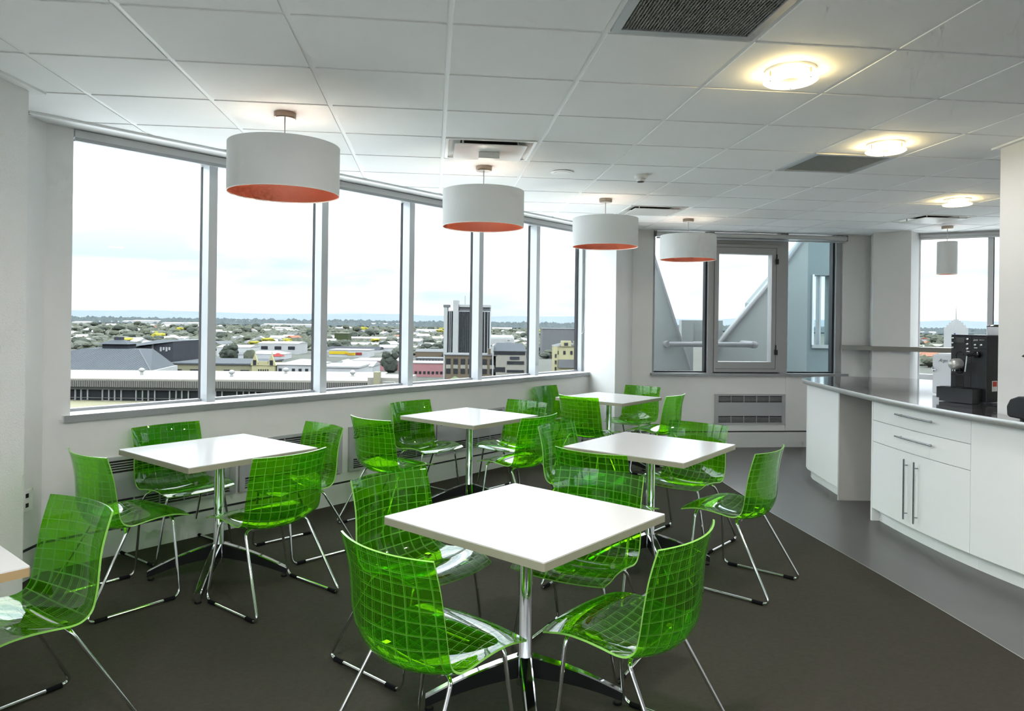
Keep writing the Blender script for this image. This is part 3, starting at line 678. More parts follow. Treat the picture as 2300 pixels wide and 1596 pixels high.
diffuser(3, 7, 'square white air diffuser between third and smallest drum lamps', False)
diffuser(8, 7, 'square white air diffuser near the cylinder lamp', False)
o = thing('smoke_detector', 'small white smoke detector on the ceiling', 'detector', (*tp(2.5, 4.57), CEIL))
MB().lathe([(0.05, -0.0003), (0.052, -0.012), (0.044, -0.03)], 24).build('base', 'white_plastic', o, smooth=True, auto=40)
MB().lathe([(0.034, -0.0302), (0.036, -0.042), (0.026, -0.052)], 24).build('chamber', 'white_plastic', o, smooth=True, auto=40)
MB().lathe([(0.0265, -0.0521), (0.0265, -0.056)], 24).build('vent_ring', 'black_plastic', o, smooth=True, auto=40)
o = thing('ceiling_speaker', 'flat round white speaker plate in a ceiling tile', 'speaker', (*tp(1.49, 4.55), CEIL))
MB().lathe([(0.075, -0.0003), (0.088, -0.004), (0.088, -0.008), (0.07, -0.010)], 32).build('rim', 'white_plastic', o, smooth=True, auto=40)
MB().lathe([(0.066, -0.0101), (0.066, -0.013)], 32).build('grille', 'ceiling_bar', o, smooth=True, auto=40)
# ------------------------------------------------------------------ curved counter
def gx(y):
    q = max(y, 4.1) - 5.5; return 2.8276 + 0.0141 * q + 0.0621 * q * q - 0.0186 * q ** 3 + 0.03 * max(0, 4.1 - y)
def ys(a, b, n): return [a + (b - a) * i / n for i in range(n + 1)]
TIP = [(2.945, 7.20), (2.985, 7.33), (3.07, 7.46), (3.20, 7.57), (3.40, 7.65), (3.62, 7.69), (3.83, 7.68), (4.05, 7.60), (4.25, 7.46), (4.36, 7.25)]
FRONT = [(gx(y), y) for y in ys(3.45, 7.05, 24)]
BACK = [(4.30, 6.9), (4.02, 6.2), (3.90, 5.6), (3.90, 4.60), (3.10, 4.598), (3.094, 3.45)]
CT = 1.0
top = thing('worktop', 'long curved steel worktop with a rounded end', 'worktop')
MB().prism(FRONT + TIP + BACK, CT - 0.008, CT).build('top', 'steel_top', top)
inner = [(gx(y) + 0.012, y) for y in ys(3.45, 7.05, 24)] + [(x + 0.01, y - 0.012) for x, y in TIP]
MB().prism(inner + [(x - 0.01, y) for x, y in BACK], CT - 0.042, CT - 0.008).build('core', 'panel_grey', top)
eb = MB(); out = FRONT + TIP
rows = [(0.0, -0.0001), (-0.003, -0.006), (-0.003, -0.036), (0.003, -0.043)]
nrm = []
for i in range(len(out)):
    a, b = Vector(out[max(i - 1, 0)]), Vector(out[min(i + 1, len(out) - 1)]); d = (b - a).normalized(); nrm.append(Vector((d.y, -d.x)))
for i, p in enumerate(out):
    for o_, z in rows: eb.v.append((p[0] + nrm[i].x * o_, p[1] + nrm[i].y * o_, CT + z))
for i in range(len(out) - 1):
    for j in range(3): a = i * 4 + j; eb.f.append((a, a + 1, a + 5, a + 4)); eb.m.append(0)
eb.build('edge_band', 'brushed_steel', top, smooth=True, fixn=True)
def strip_panel(name, y0, y1, z0, z1, off, th, m, par, n=6):
    q = MB(); Y = ys(y0, y1, n); q.prism([(gx(y) + off, y) for y in Y] + [(gx(y) + off + th, y) for y in Y[::-1]], z0, z1)
    return q.build(name, m, par)
def bar_handle(par, pts, off=0.028):
    m = MB().tube(pts, 0.006, 10); h = m.build('handle', 'handle_steel', par, smooth=True, auto=50)
    st_ = MB(); a, b = Vector(pts[0]), Vector(pts[-1])
    for t_ in (0.1, 0.9): p = a.lerp(b, t_); st_.tube([tuple(p), (p.x + off, p.y, p.z)], 0.0045, 8)
    st_.build('standoff', 'handle_steel', h); return h
CF = 0.048
# drawer cabinet
cab = thing('drawer_cabinet', 'white curved base cabinet with two drawers and two doors', 'cabinet')
Y0, Y1 = 4.553, 5.70
carc = MB(); Y = ys(Y0 + 0.005, Y1 - 0.02, 6); carc.prism([(gx(y) + CF + 0.019, y) for y in Y] + [(3.52, Y1 - 0.02), (3.52, 4.60), (3.10, 4.60), (3.10, Y0 + 0.005)], 0.10, CT - 0.045)
carc.build('carcass', 'panel_grey', cab)
strip_panel('plinth', Y0, Y1 - 0.02, 0.0, 0.10, CF + 0.06, 0.018, 'white_lacquer', cab)
MB().prism([(gx(Y1) + CF - 0.002, Y1 - 0.019), (3.52, Y1 - 0.019), (3.52, Y1), (gx(Y1) + CF - 0.002, Y1)], 0.0, CT - 0.044).build('end_panel', 'white_lacquer', cab)
for z0, z1, zh in ((0.802, 0.952, 0.895), (0.634, 0.798, 0.733)):
    d = strip_panel('drawer', Y0 + 0.002, Y1 - 0.022, z0, z1, CF, 0.018, 'white_lacquer', cab)
    bar_handle(d, [(gx(y) + CF - 0.028, y, zh) for y in ys(4.87, 5.30, 4)])
for a, b, yh in ((5.128, Y1 - 0.022, 5.175), (Y0 + 0.002, 5.125, 5.055)):
    d = strip_panel('door', a, b, 0.105, 0.630, CF, 0.018, 'white_lacquer', cab)
    bar_handle(d, [(gx(yh) + CF - 0.028, yh, 0.15), (gx(yh) + CF - 0.028, yh, 0.585)])
cab = thing('base_cabinet', 'plain white base cabinet beside the drawers, cut off at the right', 'cabinet')
Y = ys(3.50, Y0 - 0.004, 5); MB().prism([(gx(y) + CF + 0.019, y) for y in Y] + [(3.095, Y0 - 0.004), (3.09, 3.50)], 0.10, CT - 0.045).build('carcass', 'panel_grey', cab)
strip_panel('door', 4.03, Y0 - 0.002, 0.105, 0.952, CF, 0.018, 'white_lacquer', cab)
strip_panel('door', 3.50, 4.026, 0.105, 0.952, CF, 0.018, 'white_lacquer', cab)
strip_panel('plinth', 3.85, Y0 - 0.001, 0.0, 0.10, CF + 0.06, 0.008, 'white_lacquer', cab)
# rounded end pod
cab = thing('end_cabinet', 'white cabinet with rounded front under the end of the worktop', 'cabinet')
def pod(inset, n0=6.342):
    f = [(gx(y) + CF + inset, y) for y in ys(n0, 6.95, 8)]
    t_ = [(x + (CF + inset) * k, y - (CF + inset) * (1 - k) - 0.01) for (x, y), k in zip(TIP[:7], (0.95, 0.9, 0.75, 0.55, 0.3, 0.1, 0.0))]
    return f + t_ + [(3.83, n0)]
MB().prism(pod(0.0), 0.10, CT - 0.045).build('curved_body', 'white_lacquer', cab)
MB().prism(pod(0.055), 0.0, 0.0995).build('plinth', 'white_lacquer', cab)
MB().prism([(gx(6.32) + CF - 0.012, 6.320), (3.83, 6.320), (3.83, 6.341), (gx(6.32) + CF - 0.012, 6.341)], 0.0, CT - 0.044).build('end_panel', 'panel_grey', cab)  # white panel painted grey, its shade put into the colour

# shelf across the pier and window
tag(MB().prism([(4.19, 9.10), (4.43, 8.79), (4.80, 8.555), (5.30, 8.20), (5.62, 8.05), (5.68, 8.43), (5.06, 8.79), (4.815, 8.622), (4.453, 8.832), (4.585, 9.15)], 1.245, 1.300).build('bar_shelf', 'shelf_grey'), 'thin grey bar shelf running past the pier to the counter window', 'shelf')

# ------------------------------------------------------------------ coffee machine
def text(s, size, loc, rot, m, par, name='lettering', ext=0.0003, shear=0.0):
    cu = bpy.data.curves.new(name, 'FONT'); cu.body = s; cu.size = size; cu.extrude = ext; cu.shear = shear; cu.align_x = 'CENTER'; cu.align_y = 'CENTER'; cu.materials.append(MATS[m])
    tmp = bpy.data.objects.new(name, cu); C.objects.link(tmp); bpy.context.view_layer.update(); me = bpy.data.meshes.new_from_object(tmp.evaluated_get(bpy.context.evaluated_depsgraph_get())); bpy.data.objects.remove(tmp)
    if not me.materials: me.materials.append(MATS[m])
    o = link(name, me, par, loc); o.rotation_euler = rot; return o
RZ = math.radians(-64)
cm = thing('coffee_machine', 'black automatic coffee machine on the worktop', 'coffee machine', (3.44, 5.256, CT), RZ)
body = MB(); body.box(-0.11, 0.15, -0.16, 0.24, 0.012, 0.486); bo = body.build('body', 'charcoal_plastic', cm)
bv = bo.modifiers.new('bevel', 'BEVEL'); bv.width = 0.006; bv.segments = 2
MB().box(-0.105, 0.145, -0.163, 0.23, 0.4865, 0.490).build('lid', 'black_gloss', cm)
MB().box(0.0385, 0.0405, -0.1612, -0.16, 0.06, 0.484).build('seam', 'black_gloss', cm)
MB().box(0.0405, 0.147, -0.1612, -0.16, 0.390, 0.393).build('seam', 'black_gloss', cm)
MB().box(-0.108, 0.0385, -0.1612, -0.16, 0.197, 0.200).build('seam', 'black_gloss', cm)
MB().box(-0.07, -0.012, -0.1615, -0.16, 0.10, 0.195).build('recess', 'black_gloss', cm)
MB().box(-0.068, -0.008, -0.1625, -0.16, 0.432, 0.468).build('display', 'lcd', cm)
for x, z in ((-0.094, 0.463), (-0.094, 0.428), (-0.094, 0.394), (0.014, 0.458), (0.014, 0.422), (0.014, 0.388), (0.070, 0.418), (0.112, 0.418)):
    b = MB(); b.tube([(x, -0.160, z), (x, -0.169, z), (x, -0.172, z)], [0.0085, 0.0085, 0.004], 14); b.build('button', 'chrome', cm, smooth=True, auto=50)
for x, z in ((0.016, 0.370), (0.070, 0.398)): MB().box(x - 0.011, x + 0.011, -0.1618, -0.16, z - 0.0025, z + 0.0025).build('button_caption', 'white_plastic', cm)
text('jura', 0.019, (0.068, -0.1615, 0.455), (math.pi / 2, 0, 0), 'white_plastic', cm, shear=0.3)
text('IMPRESSA X7', 0.0062, (0.112, -0.1615, 0.455), (math.pi / 2, 0, 0), 'white_plastic', cm)
sl = MB(); pts = []
for k in range(25):
    a = math.pi * k / 12; pts.append((-0.042 + 0.027 * math.cos(a), -0.161, (0.34 if 0 <= k <= 12 else 0.235) + 0.027 * math.sin(a)))
sl.tube(pts, 0.0022, 6, closed=False); sl.build('spout_track', 'black_gloss', cm)
dome = MB(); prof = [(0.0, -0.085), (0.016, -0.083), (0.030, -0.075), (0.038, -0.062), (0.042, -0.044), (0.042, -0.0), (0.0, 0.0)]
dome.lathe(prof, 24, cap=False); do = dome.build('spout_dome', 'brushed_steel', cm, smooth=True, auto=60, loc=(-0.052, -0.162, 0.275)); do.rotation_euler = (-math.pi / 2, 0, 0)
for x in (-0.060, -0.044): MB().tube([(x, -0.215, 0.262), (x, -0.215, 0.224)], 0.0055, 10).build('spout', 'chrome', cm, smooth=True, auto=50)
MB().box(-0.082, -0.022, -0.192, -0.1605, 0.225, 0.248).build('spout_carrier', 'black_gloss', cm)
kn = MB(); kn.tube([(0.085, -0.160, 0.350), (0.085, -0.185, 0.350), (0.085, -0.192, 0.350)], [0.023, 0.022, 0.012], 18); kn.tube([(0.085, -0.182, 0.352), (0.045, -0.20, 0.345), (0.038, -0.203, 0.338)], [0.011, 0.010, 0.008], 10)
kn.build('steam_knob', 'black_gloss', cm, smooth=True, auto=50)
MB().tube([(0.037, -0.205, 0.338), (0.026, -0.208, 0.225)], 0.0052, 10).build('steam_pipe', 'chrome', cm, smooth=True, auto=50)
tr = MB(); tr.box(-0.14, 0.12, -0.275, -0.16, 0.028, 0.108); tr.box(-0.13, 0.11, -0.26, -0.16, 0.004, 0.028); tr.build('drip_tray', 'black_plastic', cm)
dg = MB()
for k in range(12): dg.box(-0.125 + k * 0.02, -0.115 + k * 0.02, -0.262, -0.168, 0.1081, 0.1115)
dg.build('drip_grate', 'black_gloss', cm)
hp = MB().lathe([(0.05, 0.491), (0.062, 0.52), (0.064, 0.55)], 28, (0.09, 0.06, 0)); hp.build('bean_hopper', 'fridge_white', cm, smooth=True, auto=40)  # clear hopper painted white for the bright window seen through it
MB().lathe([(0.066, 0.5505), (0.066, 0.556), (0.05, 0.565), (0.0, 0.568)], 28, (0.09, 0.06, 0), cap=False).build('hopper_lid', 'black_gloss', cm, smooth=True, auto=40)
MB().box(0.150, 0.1515, -0.10, -0.04, 0.09, 0.165).build('warning_label', 'white_plastic', cm)
MB().box(0.1516, 0.152, -0.095, -0.045, 0.125, 0.160).build('warning_mark', 'red_label', cm)

# milk fridge
fr = thing('milk_cooler', 'small white retro milk cooler behind the coffee machine', 'cooler', (3.575, 5.715, CT), RZ)
fb = MB().box(-0.13, 0.13, -0.115, 0.12, 0.006, 0.335); o = fb.build('body', 'fridge_white', fr); bv = o.modifiers.new('bevel', 'BEVEL'); bv.width = 0.03; bv.segments = 5
fb = MB().box(-0.128, 0.128, -0.135, -0.117, 0.012, 0.325); o = fb.build('door', 'fridge_white', fr); bv = o.modifiers.new('bevel', 'BEVEL'); bv.width = 0.012; bv.segments = 3
hd = MB(); hd.tube([(-0.125, -0.140, 0.205), (-0.085, -0.150, 0.200)], 0.006, 8); hd.tube([(-0.118, -0.136, 0.185), (-0.118, -0.146, 0.225)], 0.006, 8); hd.build('latch', 'chrome', fr, smooth=True, auto=50)
text('Argo', 0.035, (-0.04, -0.1362, 0.278), (math.pi / 2, 0, 0.0), 'charcoal_plastic', fr, shear=0.5)
# black appliance at the picture edge
ap = thing('coffee_grinder', 'black appliance with a round top plate, cut off beside the cream wall end', 'grinder', (3.028, 4.10, CT))
b = MB(); P = [(-0.055, 0.19, 0.01), (-0.055, 0.19, 0.075), (-0.045, 0.16, 0.125), (-0.03, 0.10, 0.145)]
b.quad([(-0.052, -0.2, 0.012), (0.066, -0.2, 0.012), (0.066, 0.17, 0.012), (-0.052, 0.17, 0.012)][::-1])
prof = [(0.19, 0.02), (0.195, 0.075), (0.165, 0.12), (0.10, 0.142), (-0.2, 0.15), (-0.2, 0.012), (0.17, 0.012)]
b2 = MB(); k = len(prof); b2.v = [(-0.052, y, z) for y, z in prof] + [(0.066, y, z) for y, z in prof]; b2.f = [tuple(range(k)), tuple(range(2 * k - 1, k - 1, -1))] + [(i, (i + 1) % k, k + (i + 1) % k, k + i) for i in range(k)]; b2.m = [0] * (k + 2)
o = b2.build('base', 'charcoal_plastic', ap, fixn=True); bv = o.modifiers.new('bevel', 'BEVEL'); bv.width = 0.008; bv.segments = 2
for y in (-0.15, 0.12): MB().lathe([(0.018, 0.0), (0.018, 0.0125)], 14, (0.0, y, 0)).build('foot', 'black_plastic', ap)
MB().box(-0.02, 0.05, -0.19, -0.03, 0.15, 0.372).build('column', 'black_plastic', ap)
MB().lathe([(0.0, 0.372), (0.062, 0.374), (0.068, 0.379), (0.060, 0.388), (0.0, 0.396)], 32, (0.005, 0.035, 0), cap=False).build('top_plate', 'black_gloss', ap, smooth=True, auto=40)
# ------------------------------------------------------------------ outside: the town below
GZ = -30.0
for n_, c_, r_ in (('roof_white', (0.22, 0.225, 0.225), 0.6), ('roof_ivory', (0.1625, 0.1560, 0.1365), 0.6), ('render_white', (0.2500, 0.2560, 0.2600), 0.7), ('slate_roof', (0.0442, 0.0501, 0.0561), 0.5), ('charcoal_clad', (0.0266, 0.0285, 0.0342), 0.5),
                   ('cream_render', (0.1445, 0.1377, 0.0918), 0.7), ('pale_yellow', (0.2280, 0.2128, 0.1254), 0.7), ('sign_yellow', (0.3060, 0.2250, 0.0180), 0.6), ('sign_red', (0.1440, 0.0240, 0.0224), 0.6), ('pink_roof', (0.2210, 0.1105, 0.1156), 0.7),
                   ('orange_roof', (0.1560, 0.0754, 0.0494), 0.7), ('brown_brick', (0.0816, 0.0663, 0.0476), 0.8), ('red_brick', (0.1000, 0.0500, 0.0350), 0.8), ('facade_glass', (0.0170, 0.0187, 0.0204), 0.25), ('mid_grey', (0.0799, 0.0833, 0.0867), 0.6), ('corrugated', (0.0850, 0.0824, 0.0765), 0.5),
                   ('netting_green', (0.034, 0.044, 0.022), 0.9), ('concrete_wall', (0.17, 0.185, 0.183), 0.8), ('concrete_dark', (0.115, 0.135, 0.138), 0.8), ('sign_blue', (0.02, 0.035, 0.09), 0.6), ('trunk', (0.05, 0.04, 0.03), 0.9), ('rail_grey', (0.15, 0.155, 0.16), 0.6)):
    mat(n_, c_, 0.9, var=0.10, vscale=0.4, spec=0.08)
mat('leaf_dark', (0.0315, 0.0375, 0.0300), 0.9, var=0.35, vscale=0.6, spec=0.1)  # suburban leaf tones lifted and greyed to carry distance haze
mat('leaf_mid', (0.0450, 0.0495, 0.0360), 0.9, var=0.35, vscale=0.6, spec=0.1)
mat('leaf_grey', (0.0656, 0.0704, 0.0576), 0.9, var=0.3, vscale=0.6, spec=0.1)
mat('leaf_yellow', (0.1520, 0.1360, 0.0192), 0.9, var=0.3, vscale=0.6, spec=0.1)
mat('leaf_near', (0.0760, 0.0950, 0.0532), 0.9, var=0.35, vscale=1.5, spec=0.1)
mat('far_forest', (0.0567, 0.0675, 0.0702), 1.0, var=0.25, vscale=0.01, spec=0.0)  # bluish haze tint mixed into the forest colour
mat('hill_haze', (0.1125, 0.1320, 0.1470), 1.0, var=0.12, vscale=0.002, spec=0.0)  # distance haze painted into the hill colour
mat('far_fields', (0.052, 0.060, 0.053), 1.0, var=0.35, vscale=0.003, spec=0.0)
mat('town_ground', (0.0713, 0.0736, 0.0667), 1.0, var=0.4, vscale=0.006, spec=0.0)
mat('bounce_white', (0.58, 0.58, 0.57), 0.8, spec=0.1)  # bright white for the added light-bouncing slab
g = MB(); g.lathe([(0.0, GZ - 4), (2300, GZ - 4), (2300, GZ), (0.0, GZ)], 64, cap=False)
tag(g.build('ground', 'town_ground', fixn=True), 'flat ground of streets far below', kind='structure')
g = MB(); g.lathe([(2300, GZ - 4), (14000, GZ - 4), (14000, GZ), (2300, GZ)], 64, cap=False)
tag(g.build('ground_fields', 'far_fields', fixn=True), 'distant green fields below the hills', kind='structure')
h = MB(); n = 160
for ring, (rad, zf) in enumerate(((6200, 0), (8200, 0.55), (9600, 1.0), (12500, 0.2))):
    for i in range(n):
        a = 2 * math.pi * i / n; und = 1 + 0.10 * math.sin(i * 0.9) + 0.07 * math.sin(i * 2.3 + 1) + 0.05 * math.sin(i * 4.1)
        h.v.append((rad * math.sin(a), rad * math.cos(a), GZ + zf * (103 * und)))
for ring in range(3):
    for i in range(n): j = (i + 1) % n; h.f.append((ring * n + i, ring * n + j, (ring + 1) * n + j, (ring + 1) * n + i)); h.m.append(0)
tag(h.build('hills', 'hill_haze', fixn=True, smooth=True), 'low hills along the horizon with haze blue painted in', kind='structure')

pr = MB().prism([(-75, 13), (-26, 13), (60, 13), (60, 70), (-26, 83), (-75, 83)], -14.5, -13.5)  # added slab, out of view, throws skylight up to the ceiling
for q in ([(-75, -60), (-4.5, -60), (-4.5, 12.9), (-75, 12.9)], [(-4.4, -60), (60, -60), (60, -5), (-4.4, -5)]): pr.prism(q, -14.5, -13.5)
tag(pr.build('bounce_slab', 'bounce_white'), 'unseen white slab added below the windows to bounce skylight upward', kind='structure')
def tree_mesh(name, leaf, seed, blobs=5, det=2, tall=1.0, fine=1.0):
    r = random.Random(seed); bm = bmesh.new()
    for k in range(blobs):
        a = r.uniform(0, 6.28); rad = 0.0 if k == 0 else r.uniform(0.14, 0.30) / fine ** 0.4; s = 0.40 if k == 0 else r.uniform(0.2, 0.32) * fine
        m = Matrix.Translation((rad * math.cos(a), rad * math.sin(a), 0.56 + r.uniform(-0.14, 0.2))) @ Matrix.Diagonal((s, s, s * 0.85 * tall, 1))
        res = bmesh.ops.create_icosphere(bm, subdivisions=det, radius=1.0, matrix=m)
        for v in res['verts']:
            c = Vector((rad * math.cos(a), rad * math.sin(a), 0.56)); v.co += (v.co - c) * r.uniform(-0.12, 0.14)
    me = bpy.data.meshes.new(name); nb = len(bm.faces)
    bmesh.ops.create_cone(bm, segments=6, radius1=0.045, radius2=0.03, depth=0.4, matrix=Matrix.Translation((0, 0, 0.2)))
    bm.to_mesh(me); bm.free(); me.materials.append(MATS[leaf]); me.materials.append(MATS['trunk'])
    me.polygons.foreach_set('material_index', [0 if i < nb else 1 for i in range(len(me.polygons))]); return me
TM = [tree_mesh('tree', 'leaf_dark', 1), tree_mesh('tree', 'leaf_mid', 2), tree_mesh('tree', 'leaf_grey', 3), tree_mesh('tree', 'leaf_mid', 4, 7, 2, 0.8), tree_mesh('tree', 'leaf_yellow', 5, 6, 2, 0.7), tree_mesh('tree', 'leaf_dark', 6, 6)]
def put_tree(me, x, y, w, hgt, label, group, z=GZ, name='tree'):
    o = link(name, me, None, (x, y, z - 0.16 * hgt), random.uniform(0, 6)); o.scale = (w, w, hgt); return tag(o, label, 'tree', group)

def bld(name, label, x0, x1, y0, y1, zt, wall, roof=None, shape='flat', rh=2.0, wins=None, base=GZ, group=None, wz=None, parapet=0.0, winm='facade_glass'):
    t = thing(name, label, 'building', ((x0 + x1) / 2, y0, base), group=group); w = (x1 - x0) / 2; d = y1 - y0; H = zt - base
    MB().box(-w, w, 0, d, 0, H).build('walls', wall, t)
    if roof:
        m = MB(); e = 0.35
        if shape == 'flat': m.box(-w - e, w + e, -e, d + e, H, H + 0.4)
        elif shape == 'gable':      # ridge along x
            m.v = [(-w - e, -e, H), (w + e, -e, H), (w + e, d + e, H), (-w - e, d + e, H), (-w - e, d / 2, H + rh), (w + e, d / 2, H + rh)]
            m.f = [(0, 1, 5, 4), (2, 3, 4, 5), (1, 2, 5), (3, 0, 4), (3, 2, 1, 0)]; m.m = [0] * 5
        elif shape == 'gabley':     # ridge along y, gable end to the viewer
            m.v = [(-w - e, -e, H), (w + e, -e, H), (w + e, d + e, H), (-w - e, d + e, H), (0, -e, H + rh), (0, d + e, H + rh)]
            m.f = [(0, 1, 4), (2, 3, 5), (1, 2, 5, 4), (3, 0, 4, 5), (3, 2, 1, 0)]; m.m = [0] * 5
        elif shape == 'hip':
            k = min(w, d / 2) * 0.8
            m.v = [(-w - e, -e, H), (w + e, -e, H), (w + e, d + e, H), (-w - e, d + e, H), (-w + k, d / 2, H + rh), (w - k, d / 2, H + rh)]
            m.f = [(0, 1, 5, 4), (2, 3, 4, 5), (1, 2, 5), (3, 0, 4), (3, 2, 1, 0)]; m.m = [0] * 5
        m.build('roof', roof, t)
    if wins:
        cols, zs, hh, fr = wins; pw = 2 * w / cols; me = MB().box(-pw * fr / 2, pw * fr / 2, -0.12, -0.01, 0, hh).mesh('window', winm)
        for z in zs:
            for c in range(cols): link('window', me, t, (-w + pw * (c + 0.5), 0, z - base))
    return t
# --- the long low building with the corrugated fascia
t = thing('long_building', 'long low building with ivory roof and corrugated fascia below the windows', 'building', (-50, 110, GZ))
def lb(name, x0, x1, y0, y1, z0, z1, m): return MB().box(x0 + 50, x1 + 50, y0 - 110, y1 - 110, z0 - GZ, z1 - GZ).build(name, m, t)
lb('walls', -85, -21, 110.9, 126, GZ, -9.35, 'mid_grey')
rf = MB(); rf.v = [(-35, -0.6, 21.9), (29.3, -0.6, 22.2), (28, 17, 22.3), (-35, 17, 21.95), (-35, -0.6, 21.6), (29.3, -0.6, 21.9), (28, 17, 22.0), (-35, 17, 21.65)]
rf.f = [(0, 1, 2, 3), (7, 6, 5, 4), (0, 4, 5, 1), (1, 5, 6, 2), (2, 6, 7, 3), (3, 7, 4, 0)]; rf.m = [0] * 6; rf.build('roof', 'roof_ivory', t)
cr_ = MB()
for i in range(190): x = -84.5 + i * 0.334; cr_.box(x + 50, x + 50.2, -0.62, -0.45, 20.75, 21.85)
tag(cr_.build('fascia_ribs', 'corrugated', t), kind='stuff')
lb('fascia', -85, -21, 109.5, 110.9, -9.25, -8.15, 'corrugated'); lb('lintel_band', -85, -30, 110.2, 110.9, -9.75, -9.25, 'mid_grey')
lb('glazing', -85, -30, 110.8, 110.95, -11.5, -9.75, 'facade_glass')
wf = MB().box(-0.07, 0.07, -0.15, 0.1, 0, 1.75).mesh('window_post', 'roof_white'); hb = MB().box(-0.5, 0.5, -0.1, 0.05, 0, 0.09).mesh('window_bar', 'roof_white')
x = -84.0; k = 0
while x < -30.5:
    link('window_post', wf, t, (x + 50, 0.6, 18.5)); link('window_post', wf, t, (x + 51.0, 0.6, 18.5)); link('window_bar', hb, t, (x + 50.5, 0.6, 18.5))
    x += (1.9, 3.3)[k % 2]; k += 1
lb('handrail', -85, -30, 109.9, 110.0, -11.0, -10.93, 'corrugated')
lb('terrace', -90, -30, 84, 110.8, -12.0, -11.45, 'cream_render')
for i, (x, y) in enumerate(((-60.5, 117), (-51.5, 123), (-45.0, 115), (-38.5, 122), (-26.2, 118))):
    v = MB(); v.lathe([(0.25, 0), (0.22, 0.5), (0.45, 0.65), (0.5, 0.9), (0.2, 1.15)], 12, (x + 50, y - 110, 22.05)); v.build('roof_vent', 'roof_white', t, smooth=True, auto=40)
# --- hip roofed hall
t = thing('hip_roof_hall', 'hall with big slate grey hipped roof and a small cupola', 'building', (-90, 150, GZ))
def off(pts): return [(x + 90, y - 150, z - GZ) for x, y, z in pts]
E_ = [(-112, 150, -9.9), (-75.6, 150, -9.9), (-79, 168, -9.9), (-115, 172, -9.9)]; T_ = [(-98, 163, -5.85), (-85, 163, -5.85), (-84, 167, -5.85), (-99, 171, -5.85)]
m = MB(); m.v = off(E_) + off(T_); m.f = [(0, 1, 5, 4), (1, 2, 6, 5), (2, 3, 7, 6), (3, 0, 4, 7), (4, 5, 6, 7)]; m.m = [0] * 5; m.build('roof', 'slate_roof', t)
MB().prism([(x + 90, y - 150) for x, y, z in E_], 0, GZ * -1 - 9.95).build('walls', 'roof_white', t)
MB().tube(off([E_[1], T_[1]]), 0.12, 6).build('hip_cap', 'mid_grey', t); MB().tube(off([E_[2], T_[2]]), 0.12, 6).build('hip_cap', 'mid_grey', t)
rib = MB()
for i in range(60):
    f = i / 60; a, b = off([E_[0]])[0], off([E_[1]])[0]; c, d = off([T_[0]])[0], off([T_[1]])[0]
    p = [a[q] + (b[q] - a[q]) * f for q in range(3)]; s_ = max(0.0, min(1, (p[0] + 22) / 13.9 if p[0] < -8 else 1)); tx = p[0]
    if tx > 5: s_ = max(0.0, 1 - (tx - 5) / 9.4)
    rib.tube([p, (tx, p[1] + 13 * s_, p[2] + 4.05 * s_ + 0.02)], 0.05, 4)
tag(rib.build('roof_seams', 'slate_roof', t), kind='stuff')
cu = MB(); cu.box(-4.5, 1.2, 15, 19, 24.1, 25.2); cu.build('cupola', 'charcoal_clad', t)
cu = MB(); cu.v = [(-5.4, 14.2, 25.2), (1.9, 14.2, 25.2), (1.9, 19.8, 25.2), (-5.4, 19.8, 25.2), (-2.9, 16.3, 26.1), (-0.6, 16.3, 26.1), (-0.6, 17.7, 26.1), (-2.9, 17.7, 26.1)]; cu.f = [(0, 1, 5, 4), (1, 2, 6, 5), (2, 3, 7, 6), (3, 0, 4, 7), (4, 5, 6, 7), (3, 2, 1, 0)]; cu.m = [0] * 6; cu.build('cupola_roof', 'slate_roof', t)
MB().box(-2.6, -0.9, 16.4, 17.6, 26.1, 26.8).build('cupola_cap', 'charcoal_clad', t)
MB().obox((14.55, -0.2, 19.0), (-3.4, 18, 0), (0.4, 0.1, 0), (0, 0, 1.3)).build('fascia', 'roof_white', t)
MB().obox((14.2, 4.0, 19.3), (-0.1, 0, 0), (-1.3, 6.5, 0), (0, 0, 0.6)).build('sign_lettering', 'sign_blue', t)
# --- charcoal block with sloping roof
t = thing('charcoal_block', 'charcoal clad block with sloping roof behind the hipped hall', 'building', (-100, 200, GZ))
m = MB(); m.v = [(-7, 0, 0), (5.2, 0, 0), (5.2, 20, 0), (-7, 20, 0), (-7, 0, 22.6), (5.2, 0, 24.7), (5.2, 20, 24.7), (-7, 20, 24.5)]; m.f = [(0, 1, 5, 4), (1, 2, 6, 5), (2, 3, 7, 6), (3, 0, 4, 7), (4, 5, 6, 7)]; m.m = [0] * 5; m.build('walls', 'charcoal_clad', t)
m = MB(); m.v = [(-11, -3, 22.5), (5.3, -0.3, 24.75), (5.3, 20, 24.8), (-9, 20, 24.6)]; m.f = [(0, 1, 2, 3)]; m.m = [0]; m.build('roof', 'slate_roof', t)
MB().box(-4.6, 0.6, -0.1, 0, 18.4, 22.5).build('glazing', 'facade_glass', t); MB().box(-0.6, -0.1, -0.3, 0, 18.4, 24).build('flue', 'mid_grey', t)
lg = MB()
for k in range(4): lg.box(1.6 + k * 0.8, 2.1 + k * 0.8, -0.12, 0, 22.0 + (0.35 if k % 2 else 0), 23.2)
lg.build('sign_lettering', 'roof_white', t)
